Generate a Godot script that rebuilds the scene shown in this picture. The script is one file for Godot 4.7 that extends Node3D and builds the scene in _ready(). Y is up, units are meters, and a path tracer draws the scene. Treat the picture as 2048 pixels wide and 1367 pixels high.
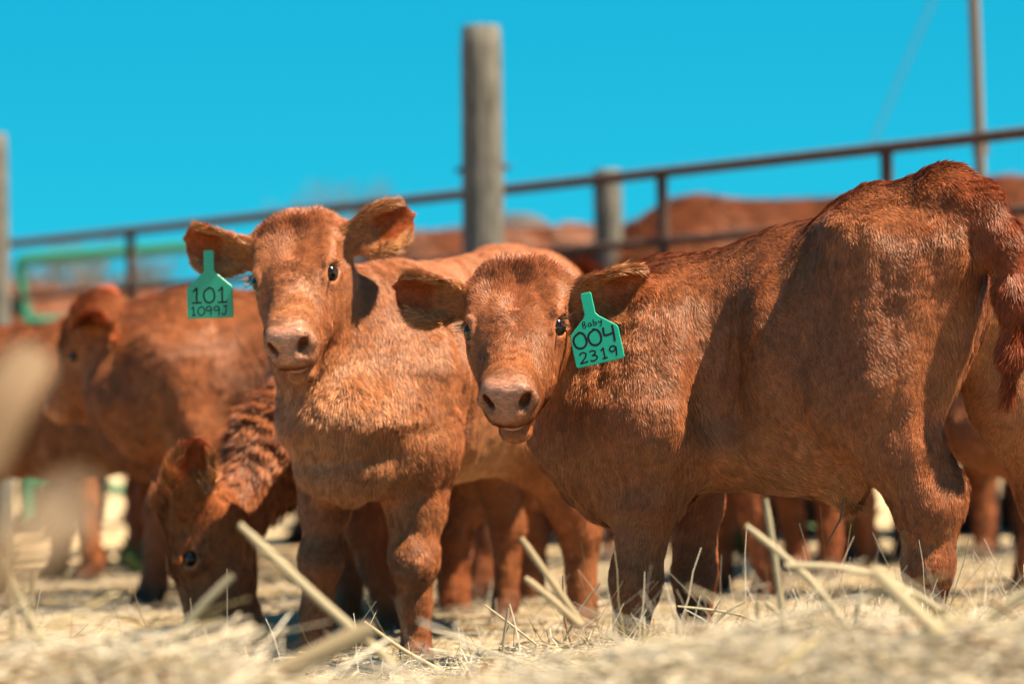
extends Node3D
# A pen of red calves on hay: two calves with ear tags in front, a grazing one between, more animals, a pipe fence and a gate behind.
# Units are metres; the camera stands at x = 0, z = 0 and looks along -z.

var SUN_FROM := Vector3(0.50, 0.85, 0.13)      # towards the sun: high, from the right
var mats := {}
var taken := {}
var coat_noise := FastNoiseLite.new()
var swirl_noise := FastNoiseLite.new()
var relief_noise := FastNoiseLite.new()


# ---------------------------------------------------------------- bodies as joined distance fields
class Prim:
	var kind := 0              # 0 tapered bone, 1 ear
	var cut := false           # taken away instead of added
	var a := Vector3.ZERO
	var ab := Vector3.ZERO
	var inv := 0.0
	var ra := 0.05
	var dr := 0.0
	var k := 0.03
	var side := Vector3.ZERO
	var wf := 0.0              # stretch across side: 1/w - 1
	var u := Vector3.ZERO      # an ear's axes
	var v := Vector3.ZERO
	var n := Vector3.ZERO
	var length := 0.1
	var width := 0.05
	var cup := 0.02
	var flow := Vector3.ZERO   # which way the hair lies
	var from_whorl := false    # hair lies away from the point in flow
	var hair := 0.02
	var fluff := 0.0           # how far the hair stands off the skin
	var tint := Vector3(0.34, 0.112, 0.042)

	func d(p: Vector3) -> float:
		if kind == 0:
			var q := p - a
			var t := clampf(q.dot(ab) * inv, 0.0, 1.0)
			q -= ab * t
			if wf != 0.0:
				q += side * (q.dot(side) * wf)
			return q.length() - ra - dr * t
		var w := p - a
		var x := w.dot(u)
		var y := w.dot(v)
		var z := w.dot(n)
		var s := clampf(x / length, 0.0, 1.0)
		var half := 0.0
		if s < 0.55:
			half = width * (0.40 + 0.60 * sin(s / 0.55 * 1.5708))
		else:
			half = width * sqrt(maxf(0.0, 1.0 - pow((s - 0.55) / 0.45, 2.0)))
		var bend := cup * (1.7 - 1.0 * s) * (y * y) / (width * width) - 0.010 * s * s
		var dy := maxf(absf(y) - half, 0.0)
		var dz := z - bend
		var dx := maxf(maxf(-x, x - length), 0.0)
		return (sqrt(dy * dy + dz * dz + dx * dx) - ra) * 0.8


	# on the hollow side of an ear: above nothing deep inside, up to 1 where the pale fringe grows
	func hollow(p: Vector3) -> float:
		var w := p - a
		var y := w.dot(v)
		var s := clampf(w.dot(u) / length, 0.0, 1.0)
		if w.dot(n) < cup * (1.7 - 1.0 * s) * (y * y) / (width * width) - 0.010 * s * s:
			return 0.0
		return maxf(0.02, maxf(smoothstep(0.55, 0.9, absf(y) / width), smoothstep(0.5, 0.25, s)))


class Beast:
	var prims: Array[Prim] = []
	var side := Vector3(0, 0, 1)
	var cell := 0.006
	var base := Vector3.ZERO
	var per_area := 60000.0     # tufts of hair on a square metre
	var away := 0.35            # the same, as a share, on the side turned from the viewer
	var hair_size := 1.0
	var seed_of := 1
	var relief := 0.004
	var coat := Vector3.ONE     # this animal's own shade of red
	var eyes := []
	var shrink := 0.006
	var tongue := []
	var folds := []             # rings of loose skin: from, to, how many, how deep, how far from the line
	# results
	var verts := PackedVector3Array()
	var normals := PackedVector3Array()
	var colors := PackedColorArray()
	var index := PackedInt32Array()
	var buffer := PackedFloat32Array()
	var tufts := 0

	func bone(p0: Vector3, p1: Vector3, r0: float, r1: float, k := 0.04, w := 1.0, flow := Vector3(0, -1, 0), hair := 0.022) -> Prim:
		var p := Prim.new()
		p.a = p0
		p.ab = p1 - p0
		p.inv = 1.0 / maxf(p.ab.length_squared(), 1e-9)
		p.ra = r0 - shrink
		p.dr = r1 - r0
		p.k = k
		p.side = side
		p.wf = 1.0 / w - 1.0
		p.flow = flow
		p.hair = hair
		prims.append(p)
		return p

	func carve(p0: Vector3, p1: Vector3, r0: float, r1: float, k := 0.01, w := 1.0) -> Prim:
		var p := bone(p0, p1, r0 + shrink, r1 + shrink, k, w)
		p.cut = true
		return p


func field(list: Array[Prim], p: Vector3) -> float:
	var d := 1.0
	for b: Prim in list:
		var e := b.d(p)
		if b.cut:
			var h := maxf(b.k - absf(d + e), 0.0) / b.k
			d = maxf(d, -e) + h * h * b.k * 0.25
		else:
			var h := maxf(b.k - absf(d - e), 0.0) / b.k
			d = minf(d, e) - h * h * b.k * 0.25
	return d


func near_list(list: Array[Prim], p: Vector3, reach: float) -> Array[Prim]:
	var least := 1e9
	var got := PackedFloat32Array()
	for b: Prim in list:
		var e := b.d(p)
		got.append(e)
		if not b.cut:
			least = minf(least, e)
	var out: Array[Prim] = []
	for i in list.size():
		if got[i] < least + 2.0 * reach + list[i].k:
			out.append(list[i])
	return out


# Surface nets over the field: one vertex in each cell that the surface crosses, one quad round each crossed edge.
func mesh_beast(b: Beast) -> void:
	var cs := b.cell
	var lo := Vector3.ONE * 1e9
	var hi := Vector3.ONE * -1e9
	for p: Prim in b.prims:
		if p.cut:
			continue
		var r := Vector3.ONE * (maxf(p.ra, p.ra + p.dr) * maxf(1.0, 1.0 / (1.0 + p.wf)) + 0.02)
		if p.kind == 1:
			r = Vector3.ONE * (p.width + p.cup * 2.0 + 0.02)
		lo = lo.min((p.a - r).min(p.a + p.ab - r))
		hi = hi.max((p.a + r).max(p.a + p.ab + r))
	lo -= Vector3.ONE * cs * 2.0
	var nx := int(ceil((hi.x - lo.x) / cs / 16.0)) * 16
	var ny := int(ceil((hi.y - lo.y) / cs / 16.0)) * 16
	var nz := int(ceil((hi.z - lo.z) / cs / 16.0)) * 16
	var sx := nx + 1
	var sxy := sx * (ny + 1)
	var grid := PackedFloat32Array()
	grid.resize(sxy * (nz + 1))
	grid.fill(9.0)
	var blocks := []
	var half16 := cs * 8.0 * 1.7321
	var half4 := cs * 2.0 * 1.7321
	for kz in range(0, nz, 16):
		for ky in range(0, ny, 16):
			for kx in range(0, nx, 16):
				var c := lo + Vector3(kx + 8, ky + 8, kz + 8) * cs
				var list := near_list(b.prims, c, half16 * 1.5)
				if absf(field(list, c)) > half16 * 1.7:
					continue
				for jz in range(kz, kz + 16, 4):
					for jy in range(ky, ky + 16, 4):
						for jx in range(kx, kx + 16, 4):
							var c4 := lo + Vector3(jx + 2, jy + 2, jz + 2) * cs
							if absf(field(list, c4)) > half4 * 1.7:
								continue
							var few := near_list(list, c4, half4 * 1.5)
							blocks.append([jx, jy, jz, few])
							for z in range(jz, jz + 5):
								for y in range(jy, jy + 5):
									var at := z * sxy + y * sx + jx
									for x in range(jx, jx + 5):
										if grid[at] == 9.0:
											grid[at] = field(few, lo + Vector3(x, y, z) * cs)
										at += 1
	var ids := {}
	var flow := PackedVector3Array()
	var hairs := PackedFloat32Array()
	var fluffs := PackedFloat32Array()
	var verts := PackedVector3Array()
	var colors := PackedColorArray()
	var v := PackedFloat32Array()
	v.resize(8)
	var step := PackedInt32Array([0, 1, sx, sx + 1, sxy, sxy + 1, sxy + sx, sxy + sx + 1])
	var e0 := PackedInt32Array([0, 2, 4, 6, 0, 1, 4, 5, 0, 1, 2, 3])
	var e1 := PackedInt32Array([1, 3, 5, 7, 2, 3, 6, 7, 4, 5, 6, 7])
	for blk in blocks:
		var few: Array[Prim] = blk[3]
		for z in range(blk[2], blk[2] + 4):
			for y in range(blk[1], blk[1] + 4):
				for x in range(blk[0], blk[0] + 4):
					var at := z * sxy + y * sx + x
					var mask := 0
					for i in 8:
						var g := grid[at + step[i]]
						v[i] = g
						if g < 0.0:
							mask += 1
					if mask == 0 or mask == 8:
						continue
					var sum := Vector3.ZERO
					var n := 0
					for i in 12:
						var p := e0[i]
						var q := e1[i]
						var vp := v[p]
						var vq := v[q]
						if (vp < 0.0) != (vq < 0.0):
							var t := vp / (vp - vq)
							var pv := Vector3(p & 1, (p >> 1) & 1, p >> 2)
							var qv := Vector3(q & 1, (q >> 1) & 1, q >> 2)
							sum += pv.lerp(qv, t)
							n += 1
					var pos := lo + (Vector3(x, y, z) + sum / n) * cs
					ids[at] = verts.size()
					verts.append(pos)
					# what kind of hair grows here
					var wsum := 0.0
					var f := Vector3.ZERO
					var hl := 0.0
					var fl := 0.0
					var col := Vector3.ZERO
					for b2: Prim in few:
						if b2.cut:
							continue
						var w := exp(-maxf(b2.d(pos), -0.02) / (0.35 * b2.k + 0.004))
						wsum += w
						fl += b2.fluff * w
						if b2.from_whorl:
							f += (pos - b2.flow).normalized() * w
						else:
							f += b2.flow * w
						var hollow := b2.hollow(pos) if b2.kind == 1 else 0.0
						if hollow > 0.0:
							hl += lerpf(0.008, 0.022, hollow) * w
							col += (b2.tint * 0.8).lerp(Vector3(0.42, 0.19, 0.08), hollow) * w
						else:
							hl += b2.hair * w
							col += b2.tint * w
					wsum = maxf(wsum, 1e-9)
					hl /= wsum
					for e in b.eyes:
						hl *= smoothstep(0.9, 2.2, pos.distance_to(e[0]) / e[1])
					flow.append(f / wsum)
					hairs.append(hl)
					fluffs.append(fl / wsum)
					col = col / wsum * b.coat
					colors.append(Color(col.x, col.y, col.z))
	var index := PackedInt32Array()
	for at: int in ids:
		var s0 := grid[at] < 0.0
		var here: int = ids[at]
		# x edge
		if s0 != (grid[at + 1] < 0.0):
			quad(index, ids, here, at - sx, at - sx - sxy, at - sxy, s0)
		if s0 != (grid[at + sx] < 0.0):
			quad(index, ids, here, at - sxy, at - sxy - 1, at - 1, s0)
		if s0 != (grid[at + sxy] < 0.0):
			quad(index, ids, here, at - 1, at - 1 - sx, at - sx, s0)
	var normals := face_normals(verts, index)
	# muscle and loose skin: low relief along the normals
	for i in verts.size():
		var p := verts[i]
		var r := (relief_noise.get_noise_3dv(p) * 0.6 + relief_noise.get_noise_3d(p.x * 2.2, p.y * 0.45, p.z * 2.2) * 0.9) * b.relief * clampf(hairs[i] / 0.016, 0.0, 1.0)
		for w in b.folds:
			var ab: Vector3 = w[1] - w[0]
			var t: float = (p - w[0]).dot(ab) / ab.length_squared() + 0.06 * relief_noise.get_noise_3dv(p * 0.8)
			if t > 0.0 and t < 1.0 and (p - w[0] - ab * t).length() < w[4]:
				r += sin(t * w[2] * TAU) * w[3] * minf(1.0, 4.0 * t * (1.0 - t))
		verts[i] = p + normals[i] * r
	normals = face_normals(verts, index)
	grow(b, verts, normals, flow, hairs, fluffs, colors, index)
	for i in verts.size():
		verts[i] -= b.base
	b.verts = verts
	b.normals = normals
	b.colors = colors
	b.index = index


func quad(index: PackedInt32Array, ids: Dictionary, here: int, b: int, c: int, d: int, flip: bool) -> void:
	if not (ids.has(b) and ids.has(c) and ids.has(d)):
		return
	var ib: int = ids[b]
	var ic: int = ids[c]
	var id: int = ids[d]
	if flip:
		index.append_array(PackedInt32Array([here, ic, ib, here, id, ic]))
	else:
		index.append_array(PackedInt32Array([here, ib, ic, here, ic, id]))


func face_normals(verts: PackedVector3Array, index: PackedInt32Array) -> PackedVector3Array:
	var normals := PackedVector3Array()
	normals.resize(verts.size())
	for t in range(0, index.size(), 3):
		var i := index[t]
		var j := index[t + 1]
		var k := index[t + 2]
		var n := (verts[k] - verts[i]).cross(verts[j] - verts[i])
		normals[i] += n
		normals[j] += n
		normals[k] += n
	for i in normals.size():
		normals[i] = normals[i].normalized()
	return normals


# A coat of tufts: each lies along the hair's flow, lifted a little, in locks that lean together.
func grow(b: Beast, verts: PackedVector3Array, normals: PackedVector3Array, flow: PackedVector3Array, hairs: PackedFloat32Array, fluffs: PackedFloat32Array, colors: PackedColorArray, index: PackedInt32Array) -> void:
	if b.per_area <= 0.0:
		return
	var rng := RandomNumberGenerator.new()
	rng.seed = b.seed_of * 7919 + 13
	var out := PackedFloat32Array()
	var n_out := 0
	for t in range(0, index.size(), 3):
		var i := index[t]
		var j := index[t + 1]
		var k := index[t + 2]
		var hl := (hairs[i] + hairs[j] + hairs[k]) / 3.0
		if hl < 0.002:
			continue
		var p0 := verts[i]
		var e1 := verts[j] - p0
		var e2 := verts[k] - p0
		var area := e1.cross(e2).length() * 0.5
		var nn := (normals[i] + normals[j] + normals[k]).normalized()
		var want := area * b.per_area * clampf(0.020 / hl, 0.6, 2.2)
		if nn.z < -0.25:
			want *= b.away
		var count := int(want)
		if rng.randf() < want - count:
			count += 1
		for c in count:
			var s := sqrt(rng.randf())
			var q := rng.randf()
			var p := p0 + e1 * (s * (1.0 - q)) + e2 * (s * q)
			var f := flow[i] * (1.0 - s) + flow[j] * (s * (1.0 - q)) + flow[k] * (s * q)
			var sw := swirl_noise.get_noise_3dv(p)
			var sw2 := swirl_noise.get_noise_3dv(p * 2.7 + Vector3(7, 3, 1))
			f -= nn * f.dot(nn)
			var aim := f.length()
			if aim < 1e-3:
				f = nn.cross(Vector3(0.3, 0.2, 1.0))
			f = f.normalized()
			var g := nn.cross(f)
			var turn := sw * 0.55 + sw2 * 0.35 + swirl_noise.get_noise_3dv(p * 0.3) * 0.5 + rng.randf_range(-0.25, 0.25) + rng.randf_range(-2.6, 2.6) * clampf(1.0 - aim / 0.30, 0.0, 1.0)
			var fx := f * cos(turn) + g * sin(turn)
			# lift
			var lift := 0.01 + 0.16 * maxf(0.0, sw2) + rng.randf_range(-0.05, 0.10) + fluffs[i] * rng.randf_range(0.4, 1.2)
			var fl := (fx * cos(lift) + nn * sin(lift))
			var fn := (nn * cos(lift) - fx * sin(lift))
			var gz := fl.cross(fn)
			var ln := hl * b.hair_size * rng.randf_range(0.7, 1.25)
			var wd := 0.017 * b.hair_size * rng.randf_range(0.8, 1.2) * clampf(hl / 0.016, 0.55, 1.3)
			var col := colors[i]
			var tone := coat_noise.get_noise_3dv(p) * 0.16 + rng.randf_range(-0.42, 0.42) + sw2 * 0.12
			var m := exp(tone)
			var warm := coat_noise.get_noise_3dv(p * 0.6 + Vector3(31, 5, 9)) * 0.10
			m *= 1.4
			var r := col.r * m
			var gg := col.g * m * (1.0 + warm)
			var bb := col.b * m * (1.0 + warm * 1.6)
			var fx2 := fl * ln
			var fy2 := fn * ln
			var fz2 := gz * wd
			var o := p - b.base
			out.append_array(PackedFloat32Array([fx2.x, fy2.x, fz2.x, o.x, fx2.y, fy2.y, fz2.y, o.y, fx2.z, fy2.z, fz2.z, o.z, r, gg, bb, 1.0]))
			n_out += 1
	b.buffer = out
	b.tufts = n_out


# One lock: narrow, curved, pointed blades that start close together. x along the hair, y away from the skin.
func tuft_mesh(blades: int, spread: float, width: float, seed_of: int) -> ArrayMesh:
	var rng := RandomNumberGenerator.new()
	rng.seed = seed_of
	var v := PackedVector3Array()
	var n := PackedVector3Array()
	var c := PackedColorArray()
	var idx := PackedInt32Array()
	for b in blades:
		var rx := rng.randf_range(-0.35, 0.35)
		var rz := rng.randf_range(-spread, spread)
		var ln := rng.randf_range(0.65, 1.1)
		var up := rng.randf_range(0.04, 0.20)
		var yaw := rng.randf_range(-0.22, 0.22)
		var curl := rng.randf_range(-0.12, 0.12)
		var w := width * rng.randf_range(0.7, 1.3)
		var roll := rng.randf_range(-1.0, 1.0)
		var tone := rng.randf_range(0.38, 1.0)
		var first := v.size()
		for s in 4:
			var t := s / 3.0
			var p := Vector3(rx + ln * t, -0.04 + up * (t * 1.5 - 0.75 * t * t), rz + yaw * t + curl * t * t)
			var half := w * (1.0 - t * t) * 0.5 + (0.0 if s == 3 else w * 0.06)
			var across := Vector3(0, sin(roll) * 0.7, cos(roll))
			var nor := Vector3(-0.15, 0.8 * cos(roll) + 0.35, -sin(roll) * 0.8).normalized()
			if s < 3:
				v.append(p - across * half)
				v.append(p + across * half)
				n.append((nor - across * 0.45).normalized())
				n.append((nor + across * 0.45).normalized())
				c.append(Color(tone, tone, tone))
				c.append(Color(tone, tone, tone))
			else:
				v.append(p)
				n.append(nor)
				c.append(Color(tone, tone, tone))
		for s in 2:
			var q := first + s * 2
			idx.append_array(PackedInt32Array([q, q + 2, q + 1, q + 1, q + 2, q + 3]))
		idx.append_array(PackedInt32Array([first + 4, first + 6, first + 5]))
	return from_arrays(v, n, c, idx)


func from_arrays(v: PackedVector3Array, n: PackedVector3Array, c: PackedColorArray, idx: PackedInt32Array) -> ArrayMesh:
	var a := []
	a.resize(Mesh.ARRAY_MAX)
	a[Mesh.ARRAY_VERTEX] = v
	if n.size():
		a[Mesh.ARRAY_NORMAL] = n
	if c.size():
		a[Mesh.ARRAY_COLOR] = c
	a[Mesh.ARRAY_INDEX] = idx
	var m := ArrayMesh.new()
	m.add_surface_from_arrays(Mesh.PRIMITIVE_TRIANGLES, a)
	return m


# ---------------------------------------------------------------- naming and small shapes
func numbered(called: String) -> String:
	var n: int = taken.get(called, 0)
	taken[called] = n + 1
	return called if n == 0 else "%s_%03d" % [called, n]


func thing(called: String, label: String, category: String, at := Vector3.ZERO, group := "") -> Node3D:
	var o := Node3D.new()
	o.name = numbered(called)
	add_child(o)
	o.position = at
	o.set_meta("label", label)
	o.set_meta("category", category)
	if group:
		o.set_meta("group", group)
	return o


func part(called: String, mesh: Mesh, m: Material, parent: Node3D, at := Vector3.ZERO) -> MeshInstance3D:
	var o := MeshInstance3D.new()
	o.name = called
	o.mesh = mesh
	o.material_override = m
	parent.add_child(o, true)
	o.position = at
	return o


func structure(called: String, mesh: Mesh, m: Material) -> MeshInstance3D:
	var o := MeshInstance3D.new()
	o.name = called
	o.mesh = mesh
	o.material_override = m
	add_child(o)
	o.set_meta("kind", "structure")
	return o


func paint(c: Color, rough := 0.8, spec := 0.5) -> StandardMaterial3D:
	var m := StandardMaterial3D.new()
	m.albedo_color = c.linear_to_srgb()
	m.roughness = rough
	m.metallic_specular = spec
	return m


func noise_tex(freq: float, octaves: int, stops: Array, size := 512, seed_of := 1, bump := false) -> NoiseTexture2D:
	var n := FastNoiseLite.new()
	n.seed = seed_of
	n.frequency = freq
	n.fractal_octaves = octaves
	n.noise_type = FastNoiseLite.TYPE_SIMPLEX_SMOOTH
	var t := NoiseTexture2D.new()
	t.width = size
	t.height = size
	t.seamless = true
	t.noise = n
	if not bump:
		var g := Gradient.new()
		g.offsets = PackedFloat32Array(stops.map(func(s): return s[0]))
		g.colors = PackedColorArray(stops.map(func(s): return (s[1] as Color).linear_to_srgb()))
		t.color_ramp = g
	return t


# A tube swept along points, with a radius at each.
func tube(points: PackedVector3Array, radii: PackedFloat32Array, sides := 10, flat := 1.0, caps := true) -> ArrayMesh:
	var v := PackedVector3Array()
	var n := PackedVector3Array()
	var idx := PackedInt32Array()
	var up := Vector3(0.13, 0.31, 0.94)
	for i in points.size():
		var d := (points[mini(i + 1, points.size() - 1)] - points[maxi(i - 1, 0)]).normalized()
		var a := up - d * up.dot(d)
		if a.length() < 0.05:
			a = Vector3(1, 0, 0) - d * d.x
		a = a.normalized()
		up = a
		var b := d.cross(a)
		for s in sides:
			var t := TAU * s / sides
			var off := a * cos(t) * flat + b * sin(t)
			v.append(points[i] + off * radii[i])
			n.append((a * cos(t) / flat + b * sin(t)).normalized())
	for i in points.size() - 1:
		for s in sides:
			var p := i * sides + s
			var q := i * sides + (s + 1) % sides
			idx.append_array(PackedInt32Array([p, p + sides, q, q, p + sides, q + sides]))
	if caps:
		for e in [0, points.size() - 1]:
			var c := v.size()
			var d := (points[1] - points[0]).normalized() * -1.0 if e == 0 else (points[e] - points[e - 1]).normalized()
			v.append(points[e])
			n.append(d)
			for s in sides:
				v.append(v[e * sides + s])
				n.append(d)
			for s in sides:
				var p := c + 1 + s
				var q := c + 1 + (s + 1) % sides
				idx.append_array(PackedInt32Array([c, p, q]) if e == 0 else PackedInt32Array([c, q, p]))
	return from_arrays(v, n, PackedColorArray(), idx)


func pipe(p0: Vector3, p1: Vector3, r: float, sides := 14) -> ArrayMesh:
	var pts := PackedVector3Array()
	var rad := PackedFloat32Array()
	for i in 9:
		pts.append(p0.lerp(p1, i / 8.0))
		rad.append(r)
	return tube(pts, rad, sides)


# A smooth line through a few points.
func through(points: Array, each := 6) -> PackedVector3Array:
	var out := PackedVector3Array()
	for i in points.size() - 1:
		var a: Vector3 = points[maxi(i - 1, 0)]
		var b: Vector3 = points[i]
		var c: Vector3 = points[i + 1]
		var d: Vector3 = points[mini(i + 2, points.size() - 1)]
		for s in each:
			out.append(b.cubic_interpolate(c, a, d, s / float(each)))
	out.append(points[-1])
	return out


# ---------------------------------------------------------------- calves
const COAT := Vector3(0.365, 0.0685, 0.0145)
const PALE := Vector3(0.56, 0.26, 0.12)
const DARK := Vector3(0.16, 0.038, 0.012)
const NOSE := Vector3(0.47, 0.26, 0.195)
const HOOF := Vector3(0.05, 0.035, 0.028)


# A calf's head in its own axes: x from the poll to the nose, y out of the forehead, z to its left.
func head(b: Beast, o: Vector3, f: Vector3, u: Vector3, size: float, ears: Array, fine := true, wide := 1.0) -> void:
	f = f.normalized()
	u = (u - f * u.dot(f)).normalized()
	var s := u.cross(f)
	var h := func(x: float, y: float, z: float) -> Vector3: return o + (f * x * 1.10 + u * y + s * z * wide) * size
	var keep := b.side
	var keep_shrink := b.shrink
	b.shrink = 0.0015
	b.side = s
	var whorl: Vector3 = h.call(0.112, -0.06, 0.0)
	var mark := b.prims.size()
	var p: Prim
	b.bone(h.call(0.018, -0.058, 0), h.call(0.098, -0.056, 0), 0.058 * size, 0.055 * size, 0.03 * size, 1.42 * wide)
	p = b.bone(h.call(0.004, -0.040, -0.014), h.call(0.004, -0.040, 0.014), 0.034 * size, 0.034 * size, 0.05 * size, 1.5)
	p.hair = 0.028
	p.fluff = 0.9
	p.tint = COAT.lerp(DARK, 0.5)
	b.bone(h.call(0.09, -0.056, 0), h.call(0.215, -0.052, 0), 0.052 * size, 0.038 * size, 0.04 * size, 1.16 * wide)
	for e in [-1.0, 1.0]:
		b.bone(h.call(0.048, -0.026, 0.054 * e), h.call(0.084, -0.023, 0.059 * e), 0.027 * size, 0.019 * size, 0.016 * size)
		b.bone(h.call(0.055, -0.092, 0.040 * e), h.call(0.165, -0.088, 0.026 * e), 0.048 * size, 0.034 * size, 0.035 * size)
	b.bone(h.call(0.09, -0.108, 0), h.call(0.215, -0.102, 0), 0.044 * size, 0.028 * size, 0.025 * size, 1.25)
	# muzzle
	p = b.bone(h.call(0.222, -0.042, 0), h.call(0.240, -0.070, 0), 0.031 * size, 0.031 * size, 0.026 * size, 1.28)
	for e in [-1.0, 1.0]:
		b.bone(h.call(0.216, -0.076, 0.024 * e), h.call(0.236, -0.083, 0.016 * e), 0.023 * size, 0.020 * size, 0.018 * size)
	p = b.bone(h.call(0.195, -0.122, 0), h.call(0.237, -0.129, 0), 0.022 * size, 0.018 * size, 0.010 * size, 1.55)
	for i in range(mark, b.prims.size()):
		b.prims[i].from_whorl = true
		b.prims[i].flow = whorl
		if b.prims[i].hair == 0.022:
			b.prims[i].hair = 0.0115
	for i in range(b.prims.size() - 4, b.prims.size()):
		b.prims[i].hair = 0.0065
		b.prims[i].tint = COAT.lerp(PALE, 0.6)
	# the bare nose between and above the nostrils
	p = b.bone(h.call(0.246, -0.030, 0), h.call(0.258, -0.062, 0), 0.019 * size, 0.016 * size, 0.012 * size, 1.45)
	p.hair = 0.0
	p.tint = NOSE
	for e in [-1.0, 1.0]:
		p = b.bone(h.call(0.242, -0.030, 0.023 * e), h.call(0.240, -0.052, 0.040 * e), 0.017 * size, 0.012 * size, 0.010 * size)
		p.hair = 0.0
		p.tint = NOSE * 0.85
	if fine:
		for e in [-1.0, 1.0]:
			b.carve(h.call(0.276, -0.024, 0.040 * e), h.call(0.232, -0.048, 0.026 * e), 0.006 * size, 0.0115 * size, 0.005 * size)
			b.carve(h.call(0.270, -0.046, 0.029 * e), h.call(0.240, -0.050, 0.025 * e), 0.0085 * size, 0.0105 * size, 0.005 * size)
		b.side = u
		b.carve(h.call(0.264, -0.1055, -0.022), h.call(0.264, -0.1055, 0.022), 0.034 * size, 0.034 * size, 0.004 * size, 0.27)
		b.side = s
		for e in [-1.0, 1.0]:
			b.carve(h.call(0.104, -0.030, 0.083 * e), h.call(0.106, -0.029, 0.087 * e), 0.0172 * size, 0.0172 * size, 0.007 * size)
			p = b.bone(h.call(0.080, -0.028, 0.080 * e), h.call(0.100, -0.013, 0.070 * e), 0.0060 * size, 0.0070 * size, 0.008 * size)
			p.hair = 0.005
			p.flow = s * e
			p = b.bone(h.call(0.100, -0.013, 0.070 * e), h.call(0.125, -0.026, 0.064 * e), 0.0065 * size, 0.005 * size, 0.008 * size)
			p.hair = 0.004
			p.flow = f
			p = b.bone(h.call(0.086, -0.054, 0.083 * e), h.call(0.122, -0.048, 0.074 * e), 0.0050 * size, 0.0055 * size, 0.008 * size)
			p.hair = 0.004
			p.flow = f
			p.tint = DARK
			b.eyes.append([h.call(0.104, -0.036, 0.0678 * e), 0.0172 * size, s * e, f, u])
		b.carve(h.call(0.030, 0.016, 0), h.call(0.085, 0.014, 0), 0.016 * size, 0.016 * size, 0.02 * size)
		b.tongue = [h.call(0.225, -0.1075, 0.0), f, u, s, size]
	# ears: a direction, an opening and a size each; e is -1 for its right ear and 1 for its left
	for ear in ears:
		var e: float = ear[0]
		var dir: Vector3 = (ear[1] as Vector3).normalized()
		var open: Vector3 = ear[2]
		open = (open - dir * open.dot(dir)).normalized()
		var root: Vector3 = h.call(0.022, -0.050, 0.066 * e)
		p = b.bone(root, root + dir * 0.05 * size, 0.030 * size, 0.021 * size, 0.02 * size)
		p.flow = dir
		p.hair = 0.012
		p = b.bone(root, root, 0.006, 0.006, 0.014 * size)
		p.kind = 1
		p.a = root + dir * 0.022 * size
		p.ab = dir * 0.15 * size
		p.u = dir
		p.n = open
		p.v = open.cross(dir)
		p.length = ear[3] * size
		p.width = ear[4] * size
		p.cup = 0.026 * size
		p.ra = 0.0072 * size
		p.flow = dir
		p.hair = 0.010
		p.tint = COAT * 0.95
	b.side = keep
	b.shrink = keep_shrink


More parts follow.
